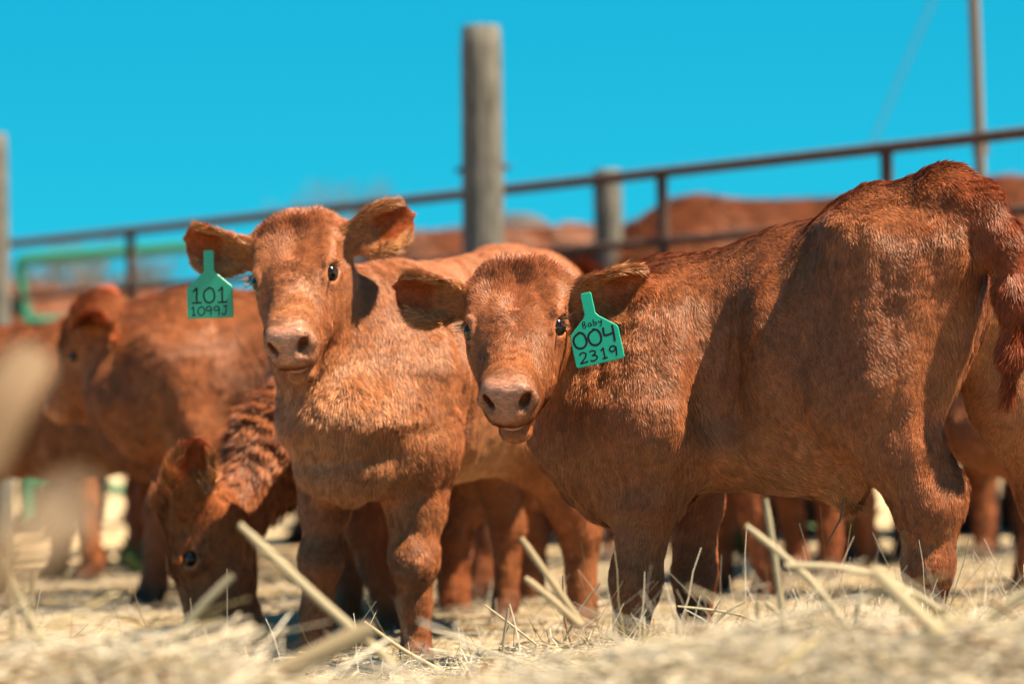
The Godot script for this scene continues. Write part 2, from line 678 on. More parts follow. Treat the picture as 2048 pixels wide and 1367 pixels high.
func calf_004() -> Beast:
	var b := Beast.new()
	b.cell = 0.0048
	b.base = Vector3(0.36, 0.0, -4.2)
	b.seed_of = 4
	b.per_area = 92000.0
	b.hair_size = 0.86
	b.shrink = 0.0085
	b.relief = 0.0055
	b.side = Vector3(0.28, 0.0, 0.96).normalized()
	var back := (Vector3(0.7327, 0.6048, -4.0381) - Vector3(0.2449, 0.5763, -4.2982)).normalized()
	var p: Prim
	var down := Vector3(0, -1, 0)
	# trunk
	b.bone(Vector3(0.2513, 0.5269, -4.2809), Vector3(0.4955, 0.5412, -4.1703), 0.185, 0.205, 0.05, 0.80, back + down * 0.75, 0.017)
	b.bone(Vector3(0.4959, 0.5550, -4.1699), Vector3(0.6317, 0.6265, -4.0833), 0.198, 0.180, 0.06, 0.80, back + down * 0.8, 0.015)
	p = b.bone(Vector3(0.2734, 0.6829, -4.2755), Vector3(0.4667, 0.7115, -4.1725), 0.045, 0.045, 0.07, 1.0, back + down * 0.2, 0.016)
	b.bone(Vector3(0.4667, 0.7115, -4.1725), Vector3(0.6287, 0.7668, -4.0885), 0.050, 0.05, 0.07, 1.0, back + down * 0.2, 0.015)
	p = b.bone(Vector3(0.6275, 0.7787, -4.0781), Vector3(0.7348, 0.8075, -4.0111), 0.05, 0.045, 0.06, 1.0, back + down * 0.5, 0.026)
	# hip bone and pin bone
	b.bone(Vector3(0.5444, 0.7472, -3.9711), Vector3(0.5793, 0.7370, -3.9585), 0.034, 0.034, 0.045)
	b.bone(Vector3(0.7112, 0.7255, -3.9639), Vector3(0.7189, 0.7089, -3.9644), 0.055, 0.055, 0.07)
	# belly and the navel
	p = b.bone(Vector3(0.3265, 0.4407, -4.2568), Vector3(0.5334, 0.4349, -4.1560), 0.105, 0.110, 0.08, 1.1, back * 0.4 + down * 0.5, 0.020)
	p.tint = PALE * 1.12
	p = b.bone(Vector3(0.5631, 0.3614, -4.1395), Vector3(0.5621, 0.3273, -4.1407), 0.044, 0.032, 0.05, 1.0, down, 0.052)
	p.fluff = 0.2
	p.tint = PALE
	# shoulder, chest, neck
	b.bone(Vector3(0.2646, 0.6149, -4.1678), Vector3(0.2321, 0.4604, -4.1321), 0.10, 0.115, 0.07, 0.9, back * 0.25 + down, 0.019)
	p = b.bone(Vector3(0.1404, 0.4459, -4.2126), Vector3(0.1907, 0.3749, -4.2151), 0.125, 0.12, 0.07, 0.95, down + back * 0.2, 0.024)
	b.bone(Vector3(0.2337, 0.5710, -4.2584), Vector3(0.1014, 0.5997, -4.2173), 0.160, 0.105, 0.06, 0.85, down * 0.8 + back * 0.5, 0.019)
	b.bone(Vector3(0.1168, 0.5251, -4.2199), Vector3(0.0566, 0.5779, -4.1781), 0.10, 0.08, 0.06, 0.9, down, 0.019)
	# near foreleg
	b.bone(Vector3(0.2491, 0.4343, -4.1440), Vector3(0.2284, 0.3282, -4.1366), 0.085, 0.066, 0.05, 1.0, down, 0.015)
	b.bone(Vector3(0.2267, 0.3282, -4.1366), Vector3(0.2003, 0.1795, -4.1417), 0.060, 0.047, 0.03, 1.0, down, 0.013)
	b.bone(Vector3(0.2003, 0.1795, -4.1417), Vector3(0.1823, 0.0520, -4.1461), 0.046, 0.036, 0.03, 1.0, down, 0.012)
	p = b.bone(Vector3(0.1823, 0.0520, -4.1461), Vector3(0.1695, 0.0245, -4.1271), 0.040, 0.042, 0.015, 1.0, down, 0.0)
	p.tint = HOOF
	# far foreleg
	b.bone(Vector3(0.3190, 0.4136, -4.4069), Vector3(0.3297, 0.3040, -4.4116), 0.080, 0.055, 0.05, 1.0, down, 0.016)
	b.bone(Vector3(0.3297, 0.3040, -4.4116), Vector3(0.3212, 0.1677, -4.4153), 0.050, 0.044, 0.03, 1.0, down, 0.016)
	b.bone(Vector3(0.3212, 0.1677, -4.4153), Vector3(0.3129, 0.0314, -4.4200), 0.044, 0.034, 0.03, 1.0, down, 0.014)
	# near hind leg
	b.bone(Vector3(0.6309, 0.6665, -4.0419), Vector3(0.5950, 0.4995, -4.0067), 0.150, 0.115, 0.07, 0.80, down + back * 0.35, 0.015)
	b.bone(Vector3(0.6823, 0.6635, -4.0150), Vector3(0.6542, 0.5227, -4.0089), 0.105, 0.080, 0.06, 0.85, down + back * 0.2, 0.016)
	p = b.bone(Vector3(0.7111, 0.6211, -4.0165), Vector3(0.6790, 0.5138, -4.0102), 0.060, 0.042, 0.05, 0.9, down + back * 0.5, 0.020)
	p.tint = PALE * 0.9
	b.bone(Vector3(0.5975, 0.4994, -4.0067), Vector3(0.6346, 0.3868, -3.9925), 0.104, 0.066, 0.06, 0.85, down + back * 0.6, 0.015)
	b.bone(Vector3(0.6346, 0.3910, -3.9814), Vector3(0.6771, 0.3034, -3.9874), 0.066, 0.058, 0.04, 0.9, down + back * 0.4, 0.016)
	b.bone(Vector3(0.6682, 0.3982, -3.9841), Vector3(0.7161, 0.3325, -3.9974), 0.034, 0.029, 0.04, 0.9, down, 0.016)
	b.bone(Vector3(0.6804, 0.3033, -3.9874), Vector3(0.6750, 0.2006, -3.9909), 0.060, 0.045, 0.04, 0.9, down, 0.014)
	b.bone(Vector3(0.6750, 0.2006, -3.9909), Vector3(0.6750, 0.1093, -4.0041), 0.045, 0.032, 0.03, 1.0, down, 0.013)
	p = b.bone(Vector3(0.6746, 0.0928, -4.0046), Vector3(0.6542, 0.0213, -3.9861), 0.036, 0.042, 0.015, 1.0, down, 0.0)
	p.tint = HOOF
	# far hind leg
	p = b.bone(Vector3(0.8173, 0.6453, -4.2188), Vector3(0.8799, 0.4779, -4.2456), 0.115, 0.085, 0.06, 0.85, down, 0.015)
	p.tint = PALE * 0.85
	p = b.bone(Vector3(0.8799, 0.4779, -4.2456), Vector3(0.9398, 0.3045, -4.2745), 0.082, 0.060, 0.05, 0.9, down, 0.015)
	p.tint = COAT.lerp(PALE, 0.5)
	b.bone(Vector3(0.9398, 0.3045, -4.2745), Vector3(0.9596, 0.1495, -4.2809), 0.056, 0.042, 0.04, 0.9, down, 0.014)
	b.bone(Vector3(0.9596, 0.1495, -4.2809), Vector3(0.9517, 0.0351, -4.2838), 0.042, 0.034, 0.03, 1.0, down, 0.013)
	# tail
	var tail := [Vector3(0.7208, 0.8153, -4.0008), Vector3(0.7708, 0.7881, -3.9637), Vector3(0.8045, 0.7251, -3.9379), Vector3(0.8155, 0.6386, -3.9308), Vector3(0.8148, 0.5491, -3.9349), Vector3(0.8043, 0.4721, -3.9366)]
	var girth := [0.038, 0.040, 0.036, 0.029, 0.023, 0.013]
	for i in 5:
		p = b.bone(tail[i], tail[i + 1], girth[i], girth[i + 1], 0.07 if i == 0 else 0.03, 1.0, (tail[i + 1] - tail[i]).normalized(), 0.021 if i < 3 else 0.036)
		p.tint = COAT.lerp(DARK, 0.5)
		p.fluff = 0.12
	# folds: behind the shoulder, before the thigh, in the flank
	b.carve(Vector3(0.3389, 0.6834, -4.0484), Vector3(0.3363, 0.4655, -4.0469), 0.035, 0.040, 0.05)
	b.carve(Vector3(0.4677, 0.7315, -3.9527), Vector3(0.4611, 0.6231, -3.9114), 0.042, 0.042, 0.06)
	b.carve(Vector3(0.4611, 0.6231, -3.9114), Vector3(0.5238, 0.3949, -3.9032), 0.042, 0.032, 0.06)
	# head turned to the viewer
	var f: Vector3 = Vector3(-0.0162, 0.5256, -3.9197) - Vector3(0.0121, 0.7184, -4.1232)
	head(b, Vector3(0.0121, 0.7181, -4.1182), f, Vector3(-0.14, 0.6, 0.75), 1.03, [
		[-1.0, Vector3(-0.2119, 0.6954, -4.1640) - Vector3(-0.0661, 0.6672, -4.1650), Vector3(-0.10, -0.35, 1.0), 0.120, 0.037],
		[1.0, Vector3(0.2397, 0.6919, -4.1441) - Vector3(0.0975, 0.6702, -4.1449), Vector3(0.05, -0.45, 1.0), 0.128, 0.039]])
	return b


func calf_101() -> Beast:
	var b := Beast.new()
	b.cell = 0.0055
	b.base = Vector3(-0.15, 0.0, -4.8)
	b.seed_of = 101
	b.coat = Vector3(1.12, 1.20, 1.25)
	b.per_area = 74000.0
	b.hair_size = 0.82
	b.shrink = 0.0085
	b.relief = 0.005
	var along := (Vector3(0.0386, 0.6115, -5.2476) - Vector3(-0.2756, 0.5248, -4.6502)).normalized()
	b.side = Vector3(-along.z, 0, along.x).normalized()
	var down := Vector3(0, -1, 0)
	var p: Prim
	# trunk
	b.bone(Vector3(-0.2499, 0.5446, -4.7195), Vector3(-0.0685, 0.5887, -5.0982), 0.205, 0.205, 0.06, 0.80, along + down * 0.8, 0.0145)#
	b.bone(Vector3(-0.0684, 0.5940, -5.0981), Vector3(0.0507, 0.6353, -5.3168), 0.200, 0.180, 0.06, 0.80, along + down * 0.8, 0.017)
	b.bone(Vector3(-0.2354, 0.7149, -4.7137), Vector3(-0.0006, 0.7615, -5.1924), 0.045, 0.05, 0.07, 1.0, along + down * 0.3, 0.016)
	b.bone(Vector3(-0.0225, 0.7460, -5.1929), Vector3(0.0771, 0.7546, -5.3927), 0.085, 0.08, 0.07, 1.0, along + down * 0.5, 0.016)
	p = b.bone(Vector3(-0.1794, 0.4448, -4.8530), Vector3(-0.0305, 0.4506, -5.1530), 0.11, 0.10, 0.08, 1.1, along * 0.4 + down * 0.5, 0.022)
	p.tint = PALE * 0.85
	# chest, shoulders, neck
	p = b.bone(Vector3(-0.3079, 0.4631, -4.5372), Vector3(-0.3056, 0.4003, -4.5344), 0.130, 0.092, 0.07, 1.0, down, 0.030)
	p.fluff = 0.25
	p.tint = COAT.lerp(PALE, 0.7)
	p = b.bone(Vector3(-0.3568, 0.4645, -4.5622), Vector3(-0.3538, 0.4031, -4.5643), 0.080, 0.066, 0.06, 1.0, down, 0.027)
	p.tint = COAT.lerp(PALE, 0.6)
	b.bone(Vector3(-0.1967, 0.5315, -4.6099), Vector3(-0.1887, 0.4173, -4.5738), 0.116, 0.088, 0.07, 1.0, down + along * 0.3, 0.022)
	b.bone(Vector3(-0.2278, 0.6019, -4.6976), Vector3(-0.3579, 0.6752, -4.5249), 0.165, 0.105, 0.07, 0.9, down * 0.9 + along * 0.4, 0.019)
	b.bone(Vector3(-0.2916, 0.5245, -4.6002), Vector3(-0.3779, 0.6005, -4.5175), 0.120, 0.085, 0.07, 0.9, down, 0.022)
	# forelegs: its left (right in view) and its right
	b.bone(Vector3(-0.1902, 0.4075, -4.6042), Vector3(-0.1876, 0.3035, -4.5877), 0.088, 0.062, 0.05, 1.0, down, 0.0145)#
	b.bone(Vector3(-0.1876, 0.3035, -4.5877), Vector3(-0.1962, 0.2007, -4.5713), 0.055, 0.049, 0.03, 1.0, down, 0.0145)
	b.bone(Vector3(-0.1962, 0.2007, -4.5713), Vector3(-0.1969, 0.1246, -4.5839), 0.049, 0.035, 0.03, 1.0, down, 0.016)
	b.bone(Vector3(-0.1969, 0.1246, -4.5839), Vector3(-0.1976, 0.0301, -4.5871), 0.034, 0.036, 0.03, 1.0, down, 0.015)
	p = b.bone(Vector3(-0.1975, 0.0198, -4.5775), Vector3(-0.1998, -0.0103, -4.5685), 0.040, 0.044, 0.012, 1.0, down, 0.0)
	p.tint = HOOF
	b.bone(Vector3(-0.3613, 0.4117, -4.6641), Vector3(-0.3702, 0.3063, -4.6577), 0.080, 0.054, 0.05, 1.0, down, 0.017)
	b.bone(Vector3(-0.3702, 0.3063, -4.6577), Vector3(-0.3773, 0.2019, -4.6413), 0.048, 0.045, 0.03, 1.0, down, 0.0145)
	b.bone(Vector3(-0.3773, 0.2019, -4.6413), Vector3(-0.3887, 0.0961, -4.6549), 0.045, 0.034, 0.03, 1.0, down, 0.016)
	b.bone(Vector3(-0.3887, 0.0961, -4.6549), Vector3(-0.3995, 0.0197, -4.6575), 0.034, 0.038, 0.03, 1.0, down, 0.015)
	p = b.bone(Vector3(-0.3987, 0.0158, -4.6477), Vector3(-0.4035, -0.0117, -4.6386), 0.040, 0.044, 0.012, 1.0, down, 0.0)
	p.tint = HOOF
	# hind legs
	b.bone(Vector3(0.0696, 0.5870, -5.1783), Vector3(0.0532, 0.4166, -5.1042), 0.120, 0.095, 0.06, 0.9, down, 0.016)
	b.bone(Vector3(0.0532, 0.4166, -5.1042), Vector3(0.1338, 0.2220, -5.1709), 0.085, 0.050, 0.05, 1.0, down, 0.015)
	b.bone(Vector3(0.1338, 0.2220, -5.1709), Vector3(0.1338, 0.0414, -5.1671), 0.048, 0.036, 0.03, 1.0, down, 0.016)
	p = b.bone(Vector3(0.1338, 0.0414, -5.1671), Vector3(0.1156, -0.0139, -5.1390), 0.038, 0.044, 0.02, 1.0, down, 0.0)
	p.tint = HOOF
	b.bone(Vector3(-0.0403, 0.5514, -5.3997), Vector3(-0.0550, 0.4179, -5.3843), 0.110, 0.085, 0.06, 0.9, down, 0.016)
	b.bone(Vector3(-0.0550, 0.4179, -5.3843), Vector3(-0.0216, 0.2262, -5.4309), 0.075, 0.046, 0.05, 1.0, down, 0.015)
	b.bone(Vector3(-0.0216, 0.2262, -5.4309), Vector3(-0.0296, 0.0584, -5.4367), 0.043, 0.034, 0.03, 1.0, down, 0.016)
	p = b.bone(Vector3(-0.0296, 0.0584, -5.4367), Vector3(-0.0422, 0.0044, -5.4185), 0.036, 0.042, 0.02, 1.0, down, 0.0)
	p.tint = HOOF
	# tail
	b.bone(Vector3(0.1120, 0.7734, -5.4421), Vector3(0.1446, 0.6845, -5.4952), 0.035, 0.025, 0.03, 1.0, down, 0.03)
	b.bone(Vector3(0.1446, 0.6845, -5.4952), Vector3(0.1380, 0.4459, -5.5034), 0.024, 0.020, 0.03, 1.0, down, 0.04)
	b.carve(Vector3(-0.1149, 0.6579, -4.7156), Vector3(-0.1099, 0.4723, -4.7020), 0.010, 0.014, 0.05)
	b.folds = [[Vector3(-0.3069, 0.6581, -4.5956), Vector3(-0.0954, 0.6145, -4.8972), 6.0, 0.0035, 0.25]]
	# head
	var f: Vector3 = Vector3(-0.4085, 0.6287, -4.2614) - Vector3(-0.3952, 0.8401, -4.4642)
	head(b, Vector3(-0.3952, 0.8401, -4.4642), f, Vector3(-0.20, 0.6, 0.75), 1.04, [
		[-1.0, Vector3(-0.6398, 0.8176, -4.5400) - Vector3(-0.4943, 0.7860, -4.5111), Vector3(-0.15, -0.45, 1.0), 0.138, 0.039],
		[1.0, Vector3(-0.1892, 0.8270, -4.5097) - Vector3(-0.3059, 0.7839, -4.4912), Vector3(0.30, -0.10, 1.0), 0.126, 0.038]], true, 0.91)
	return b


func grazing_calf() -> Beast:
	var b := Beast.new()
	b.cell = 0.0075
	b.base = Vector3(-0.25, 0.0, -5.3)
	b.seed_of = 33
	b.per_area = 26000.0
	b.hair_size = 1.35
	b.relief = 0.008
	var along := (Vector3(-0.0311, 0.5576, -5.7497) - Vector3(-0.4023, 0.5158, -5.3009)).normalized()
	b.side = Vector3(-along.z, 0, along.x).normalized()
	var down := Vector3(0, -1, 0)
	var p: Prim
	b.bone(Vector3(-0.3840, 0.5158, -5.3509), Vector3(-0.0555, 0.5345, -5.7505), 0.185, 0.19, 0.06, 0.8, along + down * 0.8, 0.024)
	b.bone(Vector3(-0.0548, 0.5583, -5.7497), Vector3(0.0174, 0.5823, -5.8489), 0.17, 0.15, 0.06, 0.8, along + down, 0.024)
	b.bone(Vector3(-0.3871, 0.5365, -5.2501), Vector3(-0.4933, 0.4215, -5.0840), 0.130, 0.100, 0.06, 0.8, down * 0.6 - along * 0.2, 0.026)
	b.bone(Vector3(-0.4933, 0.4215, -5.0840), Vector3(-0.5811, 0.2906, -4.9984), 0.100, 0.080, 0.05, 0.85, down * 0.8 - along * 0.3, 0.026)
	# loose rings of skin on the bent neck
	b.folds = [[Vector3(-0.4159, 0.5259, -5.2005), Vector3(-0.5808, 0.3009, -4.9981), 13.0, 0.0045, 0.17]]
	# legs
	b.bone(Vector3(-0.3582, 0.4055, -5.2546), Vector3(-0.3280, 0.2539, -5.2298), 0.085, 0.05, 0.05, 1.0, down, 0.02)
	b.bone(Vector3(-0.3280, 0.2539, -5.2298), Vector3(-0.2682, 0.0380, -5.2172), 0.045, 0.035, 0.03, 1.0, down, 0.016)
	p = b.bone(Vector3(-0.2682, 0.0380, -5.2172), Vector3(-0.2687, -0.0139, -5.1990), 0.036, 0.042, 0.02, 1.0, down, 0.0)
	p.tint = HOOF
	b.bone(Vector3(-0.4207, 0.4046, -5.5048), Vector3(-0.3917, 0.2219, -5.5111), 0.08, 0.048, 0.05, 1.0, down, 0.02)
	b.bone(Vector3(-0.3917, 0.2219, -5.5111), Vector3(-0.3863, 0.0057, -5.5185), 0.043, 0.036, 0.03, 1.0, down, 0.016)
	b.bone(Vector3(-0.0819, 0.4167, -5.7045), Vector3(-0.1582, 0.2185, -5.7113), 0.11, 0.055, 0.05, 1.0, down, 0.02)
	b.bone(Vector3(-0.1582, 0.2185, -5.7113), Vector3(-0.1520, 0.0180, -5.7182), 0.05, 0.04, 0.03, 1.0, down, 0.016)
	b.bone(Vector3(0.0006, 0.4131, -5.9048), Vector3(0.0317, 0.2028, -5.9620), 0.10, 0.05, 0.05, 1.0, down, 0.02)
	b.bone(Vector3(0.0317, 0.2028, -5.9620), Vector3(0.0265, 0.0184, -5.9684), 0.045, 0.038, 0.03, 1.0, down, 0.016)
	var f: Vector3 = Vector3(-0.6728, -0.0037, -4.8785) - Vector3(-0.7232, 0.3072, -4.9278)
	head(b, Vector3(-0.7231, 0.3092, -4.9278), f, Vector3(-1.0, 0.05, 0.12), 1.13, [
		[-1.0, Vector3(-0.15, 0.85, -0.9), Vector3(-0.6, 0.2, 0.5), 0.13, 0.05],
		[1.0, Vector3(0.16, 0.85, 0.40), Vector3(-0.15, -0.2, 0.95), 0.105, 0.038]])
	for e in b.eyes:
		e[1] *= 0.86
	return b


# A calf or cow on its four legs in its own axes (x ahead, y up, z to its left), 0.8 m high before it is scaled.
func standing(t: Transform3D, size: float, head_at: Vector3, nose: Vector3, crown: Vector3, step_of: float, fine := false) -> Beast:
	var b := Beast.new()
	b.cell = 0.014 * size
	b.base = t.origin
	b.relief = 0.010
	b.per_area = 0.0
	var g := func(x: float, y: float, z: float) -> Vector3: return t * (Vector3(x, y, z) * size)
	var tw := t.basis
	b.side = tw * Vector3(0, 0, 1)
	var aft := tw * Vector3(-1, -0.8, 0)
	var down := Vector3(0, -1, 0)
	var p: Prim
	b.bone(g.call(0.28, 0.57, 0), g.call(-0.05, 0.545, 0), 0.185 * size, 0.195 * size, 0.06 * size, 0.78, aft)
	b.bone(g.call(-0.05, 0.55, 0), g.call(-0.38, 0.59, 0), 0.195 * size, 0.17 * size, 0.06 * size, 0.80, aft)
	b.bone(g.call(0.26, 0.71, 0), g.call(-0.2, 0.70, 0), 0.055 * size, 0.05 * size, 0.07 * size, 1.0, aft)
	b.bone(g.call(-0.25, 0.70, 0), g.call(-0.52, 0.71, 0), 0.07 * size, 0.055 * size, 0.07 * size, 1.3, aft)
	p = b.bone(g.call(0.22, 0.44, 0), g.call(-0.2, 0.43, 0), 0.085 * size, 0.08 * size, 0.07 * size, 1.1, aft)
	p.tint = PALE * 0.8
	b.bone(g.call(0.42, 0.53, 0), g.call(0.38, 0.46, 0), 0.115 * size, 0.10 * size, 0.06 * size, 1.0, down)
	var hd: Vector3 = g.call(head_at.x, head_at.y, head_at.z)
	b.bone(g.call(0.33, 0.62, 0), hd.lerp(g.call(0.33, 0.62, 0), 0.12) + down * 0.06 * size, 0.145 * size, 0.082 * size, 0.06 * size, 0.82, aft)
	for e in [-1.0, 1.0]:
		var q: float = e * step_of
		b.bone(g.call(0.33, 0.60, 0.09 * e), g.call(0.28, 0.43, 0.10 * e), 0.10 * size, 0.068 * size, 0.05 * size, 1.0, down)
		b.bone(g.call(0.28, 0.43, 0.10 * e), g.call(0.30 + q, 0.25, 0.09 * e), 0.058 * size, 0.042 * size, 0.03 * size, 1.0, down)
		b.bone(g.call(0.30 + q, 0.25, 0.09 * e), g.call(0.29 + q * 1.6, 0.07, 0.09 * e), 0.041 * size, 0.033 * size, 0.02 * size, 1.0, down)
		p = b.bone(g.call(0.29 + q * 1.6, 0.06, 0.09 * e), g.call(0.32 + q * 1.6, 0.012, 0.09 * e), 0.034 * size, 0.042 * size, 0.012 * size, 1.0, down)
		p.tint = HOOF
		b.bone(g.call(-0.42, 0.60, 0.07 * e), g.call(-0.33, 0.44, 0.10 * e), 0.135 * size, 0.10 * size, 0.06 * size, 0.9, down)
		b.bone(g.call(-0.33, 0.44, 0.10 * e), g.call(-0.50 - q, 0.29, 0.10 * e), 0.09 * size, 0.045 * size, 0.05 * size, 1.0, down)
		b.bone(g.call(-0.50 - q, 0.29, 0.10 * e), g.call(-0.47 - q * 1.3, 0.07, 0.10 * e), 0.043 * size, 0.034 * size, 0.02 * size, 1.0, down)
		p = b.bone(g.call(-0.47 - q * 1.3, 0.06, 0.10 * e), g.call(-0.44 - q * 1.3, 0.012, 0.10 * e), 0.034 * size, 0.042 * size, 0.012 * size, 1.0, down)
		p.tint = HOOF
	b.bone(g.call(-0.55, 0.73, 0), g.call(-0.62, 0.58, 0), 0.035 * size, 0.022 * size, 0.03 * size, 1.0, down)
	b.bone(g.call(-0.62, 0.58, 0), g.call(-0.61, 0.32, 0), 0.022 * size, 0.026 * size, 0.03 * size, 1.0, down)
	var s := (tw * crown).cross(tw * nose).normalized()
	head(b, hd, tw * nose, tw * crown, 0.98 * size, [
		[-1.0, s * -1.0 + Vector3(0, 0.15, 0) - tw * nose * 0.2, tw * nose * 0.6 + Vector3(0, -0.3, 0) - s * 0.4, 0.14, 0.05],
		[1.0, s * 1.0 + Vector3(0, 0.15, 0) - tw * nose * 0.2, tw * nose * 0.6 + Vector3(0, -0.3, 0) + s * 0.4, 0.14, 0.05]], fine)
	return b


func eyeball(b: Beast, e: Array, parent: Node3D) -> void:
	var m := SphereMesh.new()
	m.radius = e[1]
	m.height = e[1] * 2.0
	m.radial_segments = 32
	m.rings = 16
	part("eye", m, mats.eye, parent, e[0] - b.base)


# Long lashes over an eye: fine tapered hairs that fan outward.
func lashes(b: Beast, e: Array, parent: Node3D, seed_of: int) -> void:
	var rng := RandomNumberGenerator.new()
	rng.seed = seed_of
	var v := PackedVector3Array()
	var idx := PackedInt32Array()
	var at: Vector3 = e[0]
	var r: float = e[1]
	var out: Vector3 = e[2]
	var f: Vector3 = e[3]
	var u: Vector3 = e[4]
	for i in 46:
		var t := rng.randf_range(-1.0, 1.0)
		var root := at + (out * 0.72 + u * 0.78 + f * t * 0.75).normalized() * r * 1.12 - b.base
		var dir := (out * 1.0 + u * rng.randf_range(0.05, 0.5) + f * (t * 0.5 + rng.randf_range(0.0, 0.5))).normalized()
		var ln := rng.randf_range(0.012, 0.030)
		var tip := root + dir * ln + f * ln * 0.2
		var mid := root.lerp(tip, 0.5) + u * ln * -0.04
		var across := dir.cross(Vector3(rng.randf_range(-1, 1), rng.randf_range(-1, 1), 1.0)).normalized() * 0.00045
		var n := v.size()
		v.append_array(PackedVector3Array([root - across, root + across, mid - across * 0.7, mid + across * 0.7, tip]))
		idx.append_array(PackedInt32Array([n, n + 2, n + 1, n + 1, n + 2, n + 3, n + 2, n + 4, n + 3]))
	part("eyelashes", from_arrays(v, face_normals(v, idx), PackedColorArray(), idx), mats.lash, parent)


# Puts a finished animal into the scene.
func place(b: Beast, called: String, label: String, category: String, group: String, tuft: Mesh) -> Node3D:
	var root := thing(called, label, category, b.base, group)
	part("body", from_arrays(b.verts, b.normals, b.colors, b.index), mats.skin, root)
	for e in b.eyes:
		eyeball(b, e, root)
	if b.tongue.size():
		var m := SphereMesh.new()
		m.radius = 0.5
		m.height = 1.0
		m.radial_segments = 24
		m.rings = 12
		var t := part("tongue", m, mats.tongue, root)
		var q: float = b.tongue[4]
		t.transform = Transform3D(Basis(b.tongue[1] * 0.062 * q, b.tongue[2] * 0.0115 * q, b.tongue[3] * 0.050 * q), b.tongue[0] - b.base)
	if b.tufts:
		var mm := MultiMesh.new()
		mm.transform_format = MultiMesh.TRANSFORM_3D
		mm.use_colors = true
		mm.mesh = tuft
		mm.instance_count = b.tufts
		mm.buffer = b.buffer
		var o := MultiMeshInstance3D.new()
		o.name = "coat"
		o.multimesh = mm
		o.material_override = mats.hair
		root.add_child(o, true)
		o.set_meta("kind", "stuff")
	print(label, ": ", b.verts.size(), " vertices, ", b.tufts, " tufts")
	return root


# ---------------------------------------------------------------- hay, ground and stalks
# Height of the loose hay over the ground: a windrow before the calves, a thin litter round their feet.
func hay_height(x: float, z: float) -> float:
	var d := -z
	var s := x / maxf(d, 0.5)                       # left and right of the middle
	var ridge := 0.105 + 0.060 * smoothstep(-0.08, -0.15, s) + 0.055 * smoothstep(0.0, 0.12, s)
	ridge += 0.035 * relief_noise.get_noise_2d(x * 0.30, z * 0.30)
	var h := ridge * exp(-pow((d - 2.7) / 0.42, 2.0))
	var mid := 0.012 + 0.055 * smoothstep(-0.07, 0.03, s) + 0.02 * relief_noise.get_noise_2d(x * 0.5 + 9.0, z * 0.5)
	h = maxf(h, mid * exp(-pow((d - 3.72) / 0.40, 2.0)))
	h += 0.014 + 0.010 * relief_noise.get_noise_2d(x * 0.22 + 5.0, z * 0.22)
	return h * smoothstep(9.0, 6.0, d) * smoothstep(1.2, 2.2, d)


func make_ground() -> void:
	var v := PackedVector3Array()
	var idx := PackedInt32Array()
	var v_of := func(x: float, z: float) -> Vector3: return Vector3(x, 0.02 * relief_noise.get_noise_2d(x * 0.06, z * 0.06) * smoothstep(40.0, 20.0, absf(z)) - 0.02, z)
	var xs := []
	var zs := []
	for i in 61:
		var t := (i - 30) / 30.0
		xs.append(signf(t) * (absf(t) * 8.0 + pow(absf(t), 5.0) * 400.0))
		zs.append(-6.0 + signf(t) * (absf(t) * 9.0 + pow(absf(t), 5.0) * 400.0))
	for z in zs:
		for x in xs:
			v.append(v_of.call(x, z))
	for j in 60:
		for i in 60:
			var p := j * 61 + i
			idx.append_array(PackedInt32Array([p, p + 1, p + 61, p + 1, p + 62, p + 61]))
	var n := face_normals(v, idx)
	structure("ground", from_arrays(v, n, PackedColorArray(), idx), mats.dirt)


# One stalk along +x, one metre long and one metre thick before it is scaled: bent, slightly flattened, open at the ends.
func stalk_mesh(bend: float, kink: float, sides: int) -> ArrayMesh:
	var pts := PackedVector3Array()
	var rad := PackedFloat32Array()
	for i in 6:
		var t := i / 5.0
		pts.append(Vector3(t - 0.5, bend * (0.25 - (t - 0.5) * (t - 0.5)) + (kink * (t - 0.6) if t > 0.6 else 0.0), 0.12 * bend * sin(t * 4.0)))
		rad.append(0.5 * (1.0 - 0.45 * t))
	# radii are set apart from the length: the sides are scaled by the instance, so the line is kept straight enough
	var v := PackedVector3Array()
	var n := PackedVector3Array()
	var idx := PackedInt32Array()
	for i in 6:
		for s in sides:
			var a := TAU * s / sides + 0.4
			v.append(Vector3(pts[i].x, pts[i].y * 40.0 + cos(a) * rad[i], pts[i].z * 40.0 + sin(a) * rad[i] * 0.6))
			n.append(Vector3(0, cos(a), sin(a)))
	for i in 5:
		for s in sides:
			var p := i * sides + s
			var q := i * sides + (s + 1) % sides
			idx.append_array(PackedInt32Array([p, p + sides, q, q, p + sides, q + sides]))
	return from_arrays(v, n, PackedColorArray(), idx)


func straw_color(rng: RandomNumberGenerator) -> Vector3:
	var c := Vector3(0.44, 0.365, 0.26).lerp(Vector3(0.59, 0.54, 0.45), rng.randf())
	var pick := rng.randf()
	if pick < 0.10:
		c = Vector3(0.20, 0.115, 0.055)
	elif pick < 0.22:
		c = Vector3(0.28, 0.23, 0.11)
	return c * rng.randf_range(0.75, 1.12)


